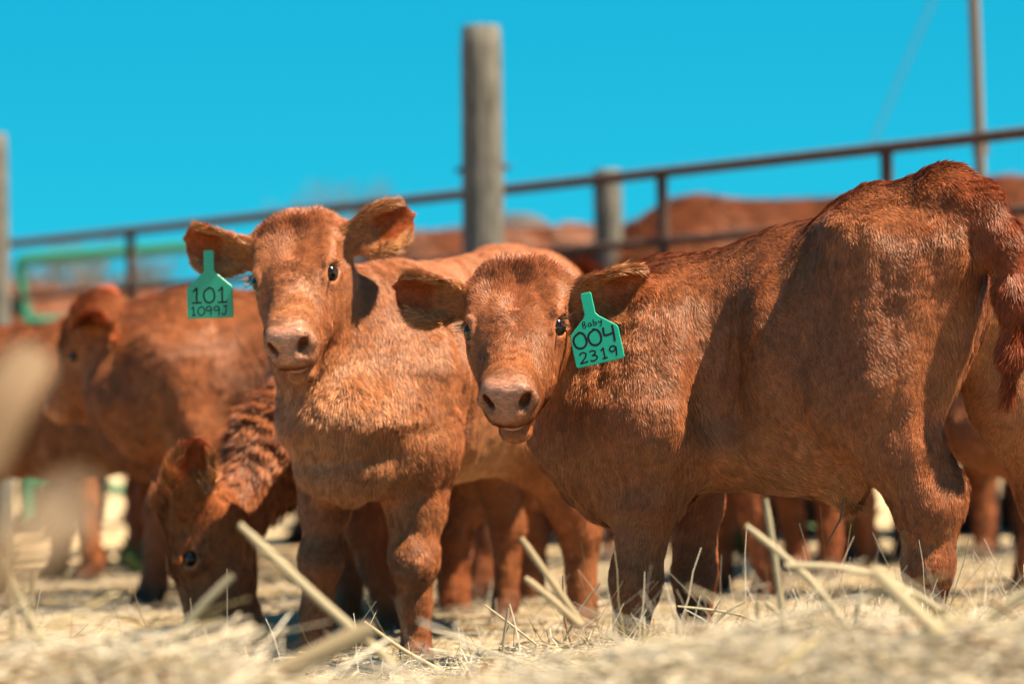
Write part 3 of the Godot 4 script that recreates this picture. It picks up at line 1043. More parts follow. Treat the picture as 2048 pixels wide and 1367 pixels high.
func make_hay() -> void:
	# the matted hay under the loose stalks, coloured darker as shade in their gaps
	var v := PackedVector3Array()
	var idx := PackedInt32Array()
	var nx := 110
	var nz := 150
	for j in nz + 1:
		for i in nx + 1:
			var z := -1.2 - 7.8 * j / nz
			var x := lerpf(-3.2, 3.2, i / float(nx))
			v.append(Vector3(x, hay_height(x, z) - 0.006 - 0.03 * smoothstep(7.5, 9.0, -z), z))
	for j in nz:
		for i in nx:
			var p := j * (nx + 1) + i
			idx.append_array(PackedInt32Array([p, p + nx + 1, p + 1, p + 1, p + nx + 1, p + nx + 2]))
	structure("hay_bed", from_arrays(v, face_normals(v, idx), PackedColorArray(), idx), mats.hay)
	# loose stalks, three bends
	var rng := RandomNumberGenerator.new()
	rng.seed = 909
	var kinds := [[stalk_mesh(0.10, 0.0, 5), 21000], [stalk_mesh(-0.16, 0.3, 5), 18000], [stalk_mesh(0.28, -0.25, 5), 16000]]
	for kind in kinds:
		var buf := PackedFloat32Array()
		var made := 0
		while made < kind[1]:
			var pick := rng.randf()
			var d := 0.0
			var steep := 0.008
			var coarse := 1.0
			if pick < 0.36:
				d = rng.randfn(2.75, 0.36)
				coarse = 1.7
			elif pick < 0.70:
				d = rng.randfn(3.78, 0.26)
				steep = 0.04
			else:
				d = rng.randf_range(4.1, 8.5)
				steep = 0.0
			if d < 1.6 or d > 8.6:
				continue
			var x := rng.randf_range(-0.26, 0.26) * d
			var ln: float = rng.randf_range(0.04, 0.15) * (1.0 if rng.randf() < 0.85 else 1.6) * coarse
			var pitch := rng.randfn(0.0, 0.11 if steep > 0.0 else 0.08)
			if rng.randf() < steep:
				pitch = rng.randf_range(0.35, 1.2)
				ln = rng.randf_range(0.03, 0.11)
				coarse = 1.0
			var yaw := rng.randf() * TAU
			var th := rng.randf_range(0.0014, 0.0034) * (1.0 if rng.randf() < 0.88 else 1.9) * (coarse * 0.5 + 0.5)
			var h := hay_height(x, -d)
			var y := h + rng.randf_range(-0.02, 0.012) + absf(sin(pitch)) * ln * 0.5
			var bs := Basis(Vector3.UP, yaw) * Basis(Vector3(0, 0, 1), pitch) * Basis(Vector3(1, 0, 0), rng.randf() * TAU)
			var ex := bs.x * ln
			var ey := bs.y * th
			var ez := bs.z * th
			var c := straw_color(rng)
			buf.append_array(PackedFloat32Array([ex.x, ey.x, ez.x, x, ex.y, ey.y, ez.y, y, ex.z, ey.z, ez.z, -d, c.x, c.y, c.z, 1.0]))
			made += 1
		var mm := MultiMesh.new()
		mm.transform_format = MultiMesh.TRANSFORM_3D
		mm.use_colors = true
		mm.mesh = kind[0]
		mm.instance_count = made
		mm.buffer = buf
		var o := MultiMeshInstance3D.new()
		o.name = numbered("loose_hay")
		o.multimesh = mm
		o.material_override = mats.straw
		add_child(o)
		o.set_meta("kind", "stuff")
		o.set_meta("label", "pale dry hay strewn over the ground of the pen")
		o.set_meta("category", "hay")


# Thin stubble that stands out of the hay, thickest before the hind legs of the nearer calf.
func make_stubble() -> void:
	var rng := RandomNumberGenerator.new()
	rng.seed = 4242
	var buf := PackedFloat32Array()
	var made := 0
	while made < 620:
		var d := rng.randf_range(3.0, 3.95)
		var s := rng.randf_range(-0.22, 0.23)
		if rng.randf() > 0.18 + 0.82 * smoothstep(0.0, 0.08, s):
			continue
		var ln := rng.randf_range(0.06, 0.24)
		var pitch := rng.randf_range(0.25, 1.45)
		var th := rng.randf_range(0.0011, 0.0026)
		var bs := Basis(Vector3.UP, rng.randf() * TAU) * Basis(Vector3(0, 0, 1), pitch) * Basis(Vector3(1, 0, 0), rng.randf() * TAU)
		var x := s * d
		var y := hay_height(x, -d) - 0.02 + sin(pitch) * ln * 0.5
		var c := straw_color(rng)
		var ex := bs.x * ln
		var ey := bs.y * th
		var ez := bs.z * th
		buf.append_array(PackedFloat32Array([ex.x, ey.x, ez.x, x, ex.y, ey.y, ez.y, y, ex.z, ey.z, ez.z, -d, c.x, c.y, c.z, 1.0]))
		made += 1
	var mm := MultiMesh.new()
	mm.transform_format = MultiMesh.TRANSFORM_3D
	mm.use_colors = true
	mm.mesh = stalk_mesh(0.9, 0.7, 6)
	mm.instance_count = made
	mm.buffer = buf
	var o := MultiMeshInstance3D.new()
	o.name = "stubble"
	o.multimesh = mm
	o.material_override = mats.straw
	add_child(o)
	o.set_meta("kind", "stuff")
	o.set_meta("label", "thin dry stubble standing out of the hay")
	o.set_meta("category", "stubble")


# A single tall stem or dry leaf: points from its foot, half width at foot and tip, flat for leaves.
func stem(points: Array, w0: float, w1: float, flat: float, tone: Color, label: String) -> void:
	var base: Vector3 = points[0]
	var o := thing("hay_stem", label, "hay stem", base, "long hay stems standing out of the hay")
	var pts := through(points, 8)
	var rad := PackedFloat32Array()
	for i in pts.size():
		pts[i] -= base
		var t := i / float(pts.size() - 1)
		rad.append(lerpf(w0, w1, t) * (1.0 if t < 0.93 else 0.75))
	var m: StandardMaterial3D = mats.straw.duplicate()
	m.vertex_color_use_as_albedo = false
	m.albedo_color = tone.linear_to_srgb()
	part("blade" if flat < 0.5 else "stalk", tube(pts, rad, 8, flat), m, o)


# ---------------------------------------------------------------- fence, posts, gate
func wood_post(base: Vector3, top: Vector3, r: float, label: String, seed_of: int) -> Node3D:
	var o := thing("wooden_post", label, "post", base, "weathered wooden fence posts")
	var rng := RandomNumberGenerator.new()
	rng.seed = seed_of
	var v := PackedVector3Array()
	var idx := PackedInt32Array()
	var h := (top - base).length()
	var lean := (top - base) / h
	var sides := 40
	var rows := 26
	for j in rows + 1:
		var t := j / float(rows)
		for s in sides:
			var a := TAU * s / sides
			var crack := relief_noise.get_noise_2d(a * 1.3 + seed_of, t * 0.08) * 0.05 + 0.03 * sin(a * 3.0 + seed_of)
			var rr := r * (1.03 - 0.06 * t + crack) * (0.94 if j == rows else 1.0)
			v.append(lean * h * (t if j < rows else 1.0) + Vector3(cos(a) * rr, -0.01 if j == rows - 1 else 0.0, sin(a) * rr))
	for j in rows:
		for s in sides:
			var p := j * sides + s
			var q := j * sides + (s + 1) % sides
			idx.append_array(PackedInt32Array([p, p + sides, q, q, p + sides, q + sides]))
	var c := v.size()
	v.append(lean * (h + 0.004))
	for s in sides:
		idx.append_array(PackedInt32Array([c, rows * sides + (s + 1) % sides, rows * sides + s]))
	part("trunk", from_arrays(v, face_normals(v, idx), PackedColorArray(), idx), mats.wood, o)
	return o


func make_fence() -> void:
	var a := Vector3(-2.2739, 1.3168, -10.7766)
	var b := Vector3(1.6163, 1.3177, -7.5246)
	a.y = 0.0
	b.y = 0.0
	var ahead := (b - a).normalized()
	var left := a - ahead * 1.6
	var right := b + ahead * 1.6
	var o := thing("pipe_fence", "rusty brown steel pipe fence crossing behind the calves", "fence", left)
	for y in [1.317, 1.075, 0.83, 0.56, 0.30]:
		part("rail", pipe(Vector3(0, y, 0), right - left + Vector3(0, y, 0), 0.0195 if y > 1.2 else 0.017), mats.rust, o)
	for px in [[270, 10.29], [1330, 8.52], [1782, 7.88], [-420, 11.8], [2360, 7.2]]:
		var t: float = ((px[0] - 1024.0) / 4836.0 * px[1] - left.x) / (right.x - left.x)
		var at := (right - left) * t
		part("upright", pipe(at + Vector3(0, 1.30, 0), at + Vector3(0, -0.05, 0), 0.021), mats.rust, o)
	# posts
	var p := Vector3(-0.0820, 1.8589, -8.5066)
	o = wood_post(Vector3(p.x - 0.03, -0.05, p.z), p, 0.074, "tall thick grey wooden post standing between the two tagged calves", 1)
	part("bolt", pipe(Vector3(-0.1828, 1.3544, -8.5239) - o.position, Vector3(0.0102, 1.3632, -8.5236) - o.position, 0.011), mats.rust, o)
	p = Vector3(0.3859, 1.4299, -9.3719)
	wood_post(Vector3(p.x, -0.05, p.z), p, 0.056, "short grey wooden post behind the fence, right of the tall post", 2)
	p = Vector3(-2.1004, 1.6994, -9.8629)
	wood_post(Vector3(p.x, -0.05, p.z), p, 0.055, "pale wooden post at the left edge of the picture", 3)
	o = thing("steel_pole", "tall thin steel pole rising behind the tail of the calf tagged 004", "pole", Vector3.ZERO)
	p = Vector3(1.5484, 2.0500, -7.8997)
	var q := Vector3(1.5593, 1.2608, -7.9268)
	o.position = Vector3(q.x, 0, q.z)
	part("shaft", pipe(Vector3(0, -0.05, 0), p - o.position, 0.019), mats.galvanised, o)
	part("collar", pipe(Vector3(-0.0, 1.295, 0), Vector3(-0.0, 1.335, 0), 0.026), mats.rust, o)
	o = thing("guy_wire", "thin pale slanting wire in the sky beside the steel pole", "wire", Vector3(1.8026, 1.7636, -11.9619))
	part("strand", pipe(Vector3.ZERO, Vector3(2.2388, 2.7190, -11.9291) - Vector3(1.8026, 1.7636, -11.9619), 0.0045, 6), mats.galvanised, o)
	# green gate
	var g0 := Vector3(-2.2955, 1.3121, -11.5772)
	var g1 := Vector3(-0.7626, 1.3821, -11.5748)
	var c0 := Vector3(-2.3501, 1.2465, -11.5795)
	var c1 := Vector3(-2.3325, 1.0182, -11.5873)
	var l1 := Vector3(-2.0889, 0.9754, -11.5888)
	o = thing("tube_gate", "green tube gate with a rounded corner behind the fence", "gate", Vector3(g0.x, 0, g0.z))
	var off := o.position
	var line := PackedVector3Array([g1 - off])
	for i in 7:
		var t := i / 6.0
		line.append(g0.lerp(c0, t) - off + Vector3(-0.018, 0.018, 0) * sin(t * PI))
	line.append(c1 - off)
	var rad := PackedFloat32Array()
	rad.resize(line.size())
	rad.fill(0.031)
	part("frame", tube(line, rad, 14), mats.green, o)
	part("crossbar", pipe(c1 - off, Vector3(-1.0154, 0.9215, -11.5906) - off, 0.026), mats.green, o)
	part("stile", pipe(c1 - off, Vector3(c1.x, 0.05, c1.z) - off, 0.031), mats.green, o)
	part("latch", pipe(Vector3(-2.3787, 0.9543, -11.3894) - off, Vector3(-2.3728, 0.9117, -11.3909) - off, 0.026), mats.green, o)
	part("lower_bar", pipe(Vector3(c1.x, 0.25, c1.z) - off, Vector3(-1.0392, 0.0708, -11.6199) - off, 0.026), mats.green, o)


# A bare winter tree: limbs that fork again and again into twigs.
func bare_tree(base: Vector3, height: float, seed_of: int, label: String) -> void:
	var o := thing("bare_tree", label, "tree", base, "bare trees on the skyline")
	var rng := RandomNumberGenerator.new()
	rng.seed = seed_of
	var v := PackedVector3Array()
	var idx := PackedInt32Array()
	var stack := [[Vector3(0, -0.1, 0), Vector3(rng.randf_range(-0.1, 0.1), 1, 0), height * 0.34, height * 0.022, 0]]
	var trunk: Mesh
	while stack.size():
		var s: Array = stack.pop_back()
		var p0: Vector3 = s[0]
		var dir: Vector3 = (s[1] as Vector3).normalized()
		var ln: float = s[2]
		var r: float = s[3]
		var lv: int = s[4]
		var p1 := p0 + dir * ln
		var side := dir.cross(Vector3(0.3, 0.2, 0.9)).normalized()
		if lv == 0:
			trunk = tube(PackedVector3Array([p0, p0.lerp(p1, 0.5) + side * ln * 0.03, p1]), PackedFloat32Array([r * 1.3, r, r * 0.85]), 8)
		else:
			var o2 := dir.cross(side)
			var n := v.size()
			for k in 3:
				var a := TAU * k / 3.0
				v.append(p0 + (side * cos(a) + o2 * sin(a)) * r)
			for k in 3:
				var a := TAU * k / 3.0
				v.append(p1 + (side * cos(a) + o2 * sin(a)) * r * 0.6)
			for k in 3:
				var m := (k + 1) % 3
				idx.append_array(PackedInt32Array([n + k, n + 3 + k, n + m, n + m, n + 3 + k, n + 3 + m]))
		if lv < 6:
			var forks := 3 if lv < 4 else 2
			for k in forks:
				var spread := Vector3(rng.randf_range(-1, 1), rng.randf_range(-0.15, 0.6), rng.randf_range(-1, 1)) * (0.75 if lv < 2 else 0.9)
				stack.append([p0.lerp(p1, rng.randf_range(0.72, 1.0)), dir + spread, ln * rng.randf_range(0.60, 0.82), maxf(r * 0.62, 0.028), lv + 1])
	part("trunk", trunk, mats.bark, o)
	part("crown", from_arrays(v, face_normals(v, idx), PackedColorArray(), idx), mats.bark, o)


# A low weed: a rosette of narrow green leaves.
func weed(base: Vector3, size: float, seed_of: int, label: String) -> void:
	var o := thing("weed", label, "weed", base, "green weeds in the hay")
	var rng := RandomNumberGenerator.new()
	rng.seed = seed_of
	for i in 16:
		var a := rng.randf() * TAU
		var up := rng.randf_range(0.35, 1.0)
		var out := Vector3(cos(a), 0, sin(a)) * size * (1.1 - up * 0.7)
		var pts := through([Vector3.ZERO, out * 0.45 + Vector3(0, up * size * 0.6, 0), out + Vector3(0, up * size, 0)], 3)
		var rad := PackedFloat32Array()
		for k in pts.size():
			var t := k / float(pts.size() - 1)
			rad.append(size * 0.07 * (0.25 + sin(t * PI) * 0.9) * (1.0 - 0.5 * t))
		part("leaf", tube(pts, rad, 5, 0.2), mats.leaf, o)


# ---------------------------------------------------------------- ear tags with handwriting
# Millimetres on the tag: x to the right, y up from the lower edge.
const TAG := [[-41, 0], [41, 0], [44, 3], [44, 55], [42, 60], [14, 84], [10, 90], [10, 124], [8, 128], [-8, 128], [-10, 124], [-10, 90], [-14, 84], [-42, 60], [-44, 55], [-44, 3]]


func glyph(c: String) -> Array:
	match c:
		"0": return [[[5, 10], [1.5, 8], [0.4, 4.8], [1.6, 1.2], [4.6, 0], [7.4, 1.6], [8.2, 5], [7.2, 8.6], [5, 10], [4.0, 9.8]]]
		"1": return [[[1.6, 7.6], [3.2, 8.6], [4.6, 10], [4.5, 5], [4.5, 0.3]], [[1.0, 0.1], [4.5, 0.0], [8.2, 0.3]]]
		"i": return [[[1.8, 7.8], [3.4, 8.8], [4.6, 10], [4.6, 5], [4.6, 0.2]], [[2.2, 0.1], [4.6, 0.0], [7.0, 0.2]]]
		"2": return [[[0.8, 7.6], [1.8, 9.5], [4.4, 10], [6.6, 8.4], [5.8, 5.6], [2.8, 2.4], [0.4, 0.2], [0.9, 0.0], [7.6, 0.6]]]
		"3": return [[[0.8, 9.2], [3.6, 10], [6.2, 8.4], [5.0, 6.0], [2.8, 5.4], [5.6, 4.9], [7.0, 2.6], [5.0, 0.4], [2.2, 0.0], [0.4, 1.2]]]
		"4": return [[[1.4, 10], [1.0, 6.4], [1.4, 4.8], [4.4, 4.8], [7.4, 5.4]], [[7.0, 10.4], [6.9, 5], [6.6, -0.6]]]
		"9": return [[[7.0, 8.0], [5.0, 10], [2.2, 9.4], [1.0, 7.0], [2.4, 4.8], [5.0, 5.2], [6.9, 7.6], [7.0, 8.4], [6.8, 4], [6.0, -0.4]]]
		"J": return [[[2.4, 9.8], [5.0, 10], [7.6, 9.9]], [[5.6, 9.6], [5.7, 4], [4.8, 0.8], [2.6, 0.0], [0.8, 1.4]]]
		"B": return [[[1.2, 9.4], [1.0, 5], [1.0, 0.4]], [[0.6, 8.6], [3.4, 10], [5.8, 8.6], [4.4, 5.8], [2.0, 5.0], [5.2, 4.6], [6.6, 2.4], [4.6, 0.4], [1.4, 0.2]]]
		"a": return [[[6.0, 4.6], [3.6, 6.0], [1.2, 4.0], [1.6, 1.0], [4.0, 0.6], [6.0, 3.2], [6.2, 5.4], [6.4, 1.6], [8.0, 0.8]]]
		"b": return [[[1.8, 10.5], [1.6, 5], [1.6, 0.8], [4.4, 0.2], [6.4, 2.4], [5.2, 5.0], [2.2, 4.2]]]
		"y": return [[[1.0, 6.0], [1.8, 3.0], [4.2, 2.4], [6.2, 5.8]], [[6.4, 6.2], [5.6, 1.0], [3.4, -3.2], [1.4, -2.6]]]
	return []


# A pen line: one strip along a smooth curve, its ends rounded off.
func ink(st: SurfaceTool, points: Array, w: float, z: float) -> void:
	var line := through(points, 5)
	var left := []
	var right := []
	for i in line.size():
		var d := line[mini(i + 1, line.size() - 1)] - line[maxi(i - 1, 0)]
		var n := Vector3(-d.y, d.x, 0).normalized()
		var e := w
		if i == 0 or i == line.size() - 1:
			e = w * 0.55
		left.append(line[i] + n * e + Vector3(0, 0, z))
		right.append(line[i] - n * e + Vector3(0, 0, z))
	for i in line.size() - 1:
		for q in [left[i], left[i + 1], right[i], right[i], left[i + 1], right[i + 1]]:
			st.set_normal(Vector3(0, 0, 1))
			st.add_vertex(q)


func write_line(parent: Node3D, text: String, x: float, y: float, size: float, gap: float, pen: float, slope := 0.0) -> void:
	var z := 0.00172
	for c in text:
		var st := SurfaceTool.new()
		st.begin(Mesh.PRIMITIVE_TRIANGLES)
		for s in glyph(c):
			var pts := []
			for q in s:
				pts.append(Vector3((x + q[0] * size * 0.1 * gap) * 0.001, (y + q[1] * size * 0.1) * 0.001, 0))
			ink(st, pts, pen * 0.001, z)
			z += 0.00003
		x += size * 0.92 * gap
		y += slope
		part("character", st.commit(), mats.ink, parent)


# The tag hangs from where its stem meets the ear: `hang` is that point, right and up span its face.
func ear_tag(label: String, hang: Vector3, right: Vector3, up: Vector3, size: float) -> Node3D:
	right = right.normalized()
	up = (up - right * up.dot(right)).normalized()
	var o := thing("ear_tag", label, "ear tag", hang, "green ear tags")
	var bs := Basis(right, up, right.cross(up)) * Basis.from_scale(Vector3.ONE * size)
	o.transform = Transform3D(bs, hang - bs * Vector3(0, 0.120, 0))
	var outline := PackedVector2Array()
	for q in TAG:
		outline.append(Vector2(q[0], q[1]) * 0.001)
	var tri := Geometry2D.triangulate_polygon(outline)
	var inner := PackedVector2Array()
	for i in outline.size():
		var d0 := (outline[i] - outline[i - 1]).normalized()
		var d1 := (outline[(i + 1) % outline.size()] - outline[i]).normalized()
		var n := Vector2(-(d0.y + d1.y), d0.x + d1.x).normalized()
		inner.append(outline[i] + n * 0.0012)
	var st := SurfaceTool.new()
	st.begin(Mesh.PRIMITIVE_TRIANGLES)
	st.set_smooth_group(-1)
	for f in [1.0, -1.0]:
		for i in range(0, tri.size(), 3):
			for k in ([0, 1, 2] if f < 0.0 else [0, 2, 1]):
				var q := inner[tri[i + k]]
				st.add_vertex(Vector3(q.x, q.y, 0.0016 * f))
	var m := outline.size()
	for i in m:
		var j := (i + 1) % m
		for f in [1.0, -1.0]:
			var a := Vector3(outline[i].x, outline[i].y, 0)
			var b := Vector3(outline[j].x, outline[j].y, 0)
			var c := Vector3(inner[i].x, inner[i].y, 0.0016 * f)
			var d := Vector3(inner[j].x, inner[j].y, 0.0016 * f)
			for q in ([a, c, b, b, c, d] if f > 0.0 else [a, b, c, b, d, c]):
				st.add_vertex(q)
	st.generate_normals()
	part("plate", st.commit(), mats.tag, o)
	return o


func make_tags() -> void:
	var o := ear_tag("green ear tag lettered 101 1099J hanging from a calf's ear", Vector3(-0.5569, 0.7817, -4.4662), Vector3(1, 0.0, 0.10), Vector3(-0.03, 1, 0.02), 0.985)
	write_line(o, "101", -37, 29, 28, 0.95, 1.6)
	write_line(o, "i099J", -39, 6, 16, 1.02, 1.15)
	o = ear_tag("green ear tag lettered baby 004 2319 hanging from a calf's ear", Vector3(0.1268, 0.6606, -4.0452), Vector3(1, 0.20, 0.16), Vector3(-0.16, 1, -0.10), 0.95)
	write_line(o, "004", -40, 33, 28, 1.04, 2.0)
	write_line(o, "23i9", -35, 7, 18, 1.08, 1.45)
	write_line(o, "Baby", -18, 67, 11, 0.95, 0.9, 0.4)


func make_materials() -> void:
	var m := StandardMaterial3D.new()
	m.vertex_color_use_as_albedo = true
	m.roughness = 0.40
	m.metallic_specular = 0.5
	mats.skin = m
	mats.tongue = paint(Color(0.375, 0.203, 0.165), 0.35, 0.5)
	m = StandardMaterial3D.new()
	m.vertex_color_use_as_albedo = true
	m.roughness = 0.42
	m.metallic_specular = 0.38
	m.backlight_enabled = true
	m.backlight = Color(0.35, 0.35, 0.35)
	mats.hair = m
	m = paint(Color(0.008, 0.005, 0.004), 0.10, 0.5)
	mats.eye = m
	mats.lash = paint(Color(0.160, 0.088, 0.056), 0.5)
	mats.straw = paint(Color(1, 1, 1), 0.55, 0.4)
	mats.straw.vertex_color_use_as_albedo = true
	mats.straw.backlight_enabled = true
	mats.straw.backlight = Color(0.3, 0.3, 0.3)
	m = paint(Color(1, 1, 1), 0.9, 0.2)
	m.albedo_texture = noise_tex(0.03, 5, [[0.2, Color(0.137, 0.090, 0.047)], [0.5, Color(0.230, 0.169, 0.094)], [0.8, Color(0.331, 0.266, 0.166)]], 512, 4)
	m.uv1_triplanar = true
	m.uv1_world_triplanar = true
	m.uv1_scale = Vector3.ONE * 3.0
	mats.hay = m  # browner than the stalks: shade between them is put into this colour
	m = paint(Color(1, 1, 1), 0.95, 0.2)
	m.albedo_texture = noise_tex(0.02, 6, [[0.25, Color(0.259, 0.178, 0.108)], [0.5, Color(0.432, 0.324, 0.195)], [0.75, Color(0.561, 0.453, 0.291)]], 512, 8)
	m.uv1_triplanar = true
	m.uv1_world_triplanar = true
	m.uv1_scale = Vector3.ONE * 0.45
	mats.dirt = m
	m = paint(Color(1, 1, 1), 0.85, 0.3)
	m.albedo_texture = noise_tex(0.03, 5, [[0.25, Color(0.068, 0.066, 0.060)], [0.5, Color(0.122, 0.119, 0.108)], [0.8, Color(0.178, 0.174, 0.158)]], 256, 12)
	m.uv1_triplanar = true
	m.uv1_scale = Vector3(6.0, 0.8, 6.0)
	mats.wood = m
	m = paint(Color(1, 1, 1), 0.75, 0.4)
	m.albedo_texture = noise_tex(0.04, 4, [[0.3, Color(0.038, 0.023, 0.020)], [0.55, Color(0.070, 0.041, 0.033)], [0.8, Color(0.110, 0.062, 0.044)]], 256, 21)
	m.uv1_triplanar = true
	m.uv1_scale = Vector3.ONE * 4.0
	mats.rust = m
	mats.galvanised = paint(Color(0.165, 0.135, 0.112), 0.5, 0.5)
	mats.green = paint(Color(0.030, 0.190, 0.120), 0.35, 0.5)
	mats.bark = paint(Color(0.128, 0.108, 0.092), 0.9, 0.2)
	mats.leaf = paint(Color(0.070, 0.140, 0.063), 0.6, 0.3)
	mats.tag = paint(Color(0.010, 0.33, 0.215), 0.32, 0.5)
	m = mats.skin.duplicate()
	m.vertex_color_use_as_albedo = false
	m.albedo_color = Color(0.075, 0.062, 0.052).linear_to_srgb()
	mats.grey_hide = m
	mats.ink = paint(Color(0.012, 0.012, 0.016), 0.6, 0.3)


func _ready() -> void:
	var start := Time.get_ticks_msec()
	# camera: 85 mm from a crouch, wide open, focused on the nearer calf
	var cam := Camera3D.new()
	cam.name = "camera"
	add_child(cam)
	cam.position = Vector3(0, 0.45, 0)
	cam.rotation_degrees = Vector3(1.97, 0, -1.6)
	cam.fov = 16.09
	cam.near = 0.05
	cam.far = 900.0
	cam.current = true
	var lens := CameraAttributesPhysical.new()
	lens.frustum_focal_length = 85.0
	lens.frustum_focus_distance = 4.08
	lens.exposure_aperture = 2.2
	lens.frustum_near = 0.05
	lens.frustum_far = 900.0
	cam.attributes = lens
	cam.fov = 16.09
	# sky and sun
	var env := Environment.new()
	env.background_mode = Environment.BG_SKY
	var sky := Sky.new()
	var air := ProceduralSkyMaterial.new()
	air.sky_top_color = Color(0.0, 0.088, 0.174).linear_to_srgb()
	air.sky_horizon_color = Color(0.008, 0.198, 0.260).linear_to_srgb()
	air.sky_curve = 0.15
	air.ground_bottom_color = Color(0.30, 0.24, 0.16).linear_to_srgb()
	air.ground_horizon_color = Color(0.34, 0.30, 0.22).linear_to_srgb()
	air.sun_angle_max = 1.0
	sky.sky_material = air
	env.sky = sky
	env.tonemap_mode = Environment.TONE_MAPPER_LINEAR
	env.tonemap_exposure = 3.35
	env.sdfgi_enabled = true
	env.ssao_enabled = true
	env.ssil_enabled = true
	var we := WorldEnvironment.new()
	we.name = "environment"
	we.environment = env
	add_child(we)
	var sun := DirectionalLight3D.new()
	sun.name = "sun"
	sun.light_energy = 1.6
	sun.light_color = Color(1.0, 0.91, 0.77)
	sun.light_angular_distance = 0.5
	sun.shadow_enabled = true
	add_child(sun)
	sun.look_at_from_position(SUN_FROM * 10.0, Vector3.ZERO, Vector3.UP)

	coat_noise.seed = 5
	coat_noise.frequency = 14.0
	coat_noise.fractal_octaves = 3
	swirl_noise.seed = 11
	swirl_noise.frequency = 22.0
	swirl_noise.fractal_octaves = 2
	relief_noise.seed = 3
	relief_noise.frequency = 7.0
	relief_noise.fractal_octaves = 3
	make_materials()
	var tuft := tuft_mesh(16, 0.34, 0.046, 77)
	make_ground()
	make_hay()
	make_stubble()
	make_fence()
	for t in [[Vector3(-10.0981, 0.4070, -52.0322), 4.3], [Vector3(-10.9075, 0.3796, -60.0379), 5.2], [Vector3(-9.2596, 0.3648, -55.0355), 4.9], [Vector3(-10.9891, 0.3194, -70.0459), 5.4], [Vector3(-8.9643, 0.3128, -62.0414), 4.3], [Vector3(-13.6353, 0.4183, -66.0401), 4.0], [Vector3(-3.6078, 0.4281, -58.0351), 6.3], [Vector3(5.5115, 0.4255, -64.0387), 6.2], [Vector3(-2.9289, 0.3732, -75.0470), 4.4], [Vector3(-9.0666, 0.4021, -72.0442), 4.6], [Vector3(-9.0237, 0.4020, -48.0300), 3.9], [Vector3(-11.5208, 0.3592, -66.0422), 5.2], [Vector3(-8.1078, 0.3639, -50.0325), 3.8], [Vector3(-8.5948, 0.3338, -57.0377), 4.4], [Vector3(-6.6796, 0.3303, -49.0331), 3.6], [Vector3(-11.6229, 0.4121, -58.0356), 4.6]]:
		var at: Vector3 = t[0]
		bare_tree(Vector3(at.x, 0, at.z), t[1], int(at.x * 100.0) + 999, "small leafless grey tree on the skyline behind the green gate" if at.x < -6.0 else "lone leafless tree on the skyline left of the tall post" if at.x < -3.0 else "low leafless tree on the skyline behind the tall post" if at.x < 0.0 else "faint leafless tree above the red cows, right of the short post")
	# the animals, each worked out on a thread of its own
	var facing_left := Basis(Vector3.UP, PI)
	var beasts: Array[Beast] = [calf_004(), calf_101(), grazing_calf()]
	var at := func(px: float, d: float) -> Vector3: return Vector3((px - 1024.0) / 4836.0 * d, 0, -d)
	beasts.append(standing(Transform3D(Basis(Vector3.UP, PI + 0.18), at.call(610, 6.2)), 1.06, Vector3(0.53, 0.745, 0.06), Vector3(0.42, -0.88, 0.22), Vector3(0.9, 0.42, 0.0), 0.05, true))
	beasts.append(standing(Transform3D(Basis(Vector3.UP, PI - 0.25), at.call(90, 6.8)), 1.0, Vector3(0.62, 0.72, 0.0), Vector3(0.75, -0.6, 0), Vector3(0.6, 0.8, 0.0), -0.05))
	beasts.append(standing(Transform3D(Basis(Vector3.UP, PI + 0.2), at.call(340, 7.6)), 1.06, Vector3(0.60, 0.70, 0.0), Vector3(0.8, -0.5, 0), Vector3(0.5, 0.8, 0.0), 0.03))
	beasts.append(standing(Transform3D(Basis(Vector3.UP, PI - 0.1), at.call(1700, 5.9)), 0.95, Vector3(0.60, 0.62, 0.0), Vector3(0.6, -0.8, 0), Vector3(0.8, 0.5, 0.0), 0.04))
	beasts.append(standing(Transform3D(Basis(Vector3.UP, PI + 0.9), at.call(1720, 6.9)), 1.0, Vector3(0.60, 0.62, 0.0), Vector3(0.6, -0.8, 0), Vector3(0.8, 0.5, 0.0), -0.04))
	beasts.append(standing(Transform3D(Basis(Vector3.UP, PI + 0.15), at.call(1640, 9.6)), 1.70, Vector3(0.62, 0.62, 0.0), Vector3(0.7, -0.7, 0), Vector3(0.7, 0.7, 0.0), 0.03))
	beasts.append(standing(Transform3D(Basis(Vector3.UP, 0.5), at.call(1150, 10.4)), 1.62, Vector3(0.64, 0.70, 0.0), Vector3(0.7, -0.6, 0), Vector3(0.7, 0.7, 0.0), 0.03))
	for i in range(3, beasts.size()):
		beasts[i].seed_of = 200 + i
	for i in range(3, beasts.size()):
		beasts[i].per_area = 16000.0 if i < 8 else 2500.0
		beasts[i].hair_size = 1.25 if i < 8 else 3.5
		beasts[i].relief = 0.006
	for i in [8, 9]:
		beasts[i].coat = Vector3(0.62, 0.58, 0.58)
	var jobs := []
	for b in beasts:
		var th := Thread.new()
		th.start(mesh_beast.bind(b))
		jobs.append(th)
	for th: Thread in jobs:
		th.wait_to_finish()
	print("meshed ", Time.get_ticks_msec() - start)
	var pen := "red calves in the pen"
	var o := place(beasts[0], "calf", "red calf with ear tag 004 in front, side on, head turned to the viewer", "calf", pen, tuft)
	for i in 2:
		lashes(beasts[0], beasts[0].eyes[i], o, 50 + i)
	var cord := through([Vector3(0.5573, 0.3198, -4.1069), Vector3(0.5511, 0.2819, -4.1082), Vector3(0.5368, 0.2551, -4.1091), Vector3(0.5252, 0.2334, -4.1099)], 5)
	var rad := PackedFloat32Array()
	for i in cord.size():
		cord[i] -= beasts[0].base
		rad.append(0.0022 - 0.0009 * i / cord.size())
	part("navel_cord", tube(cord, rad, 6), mats.lash, o)
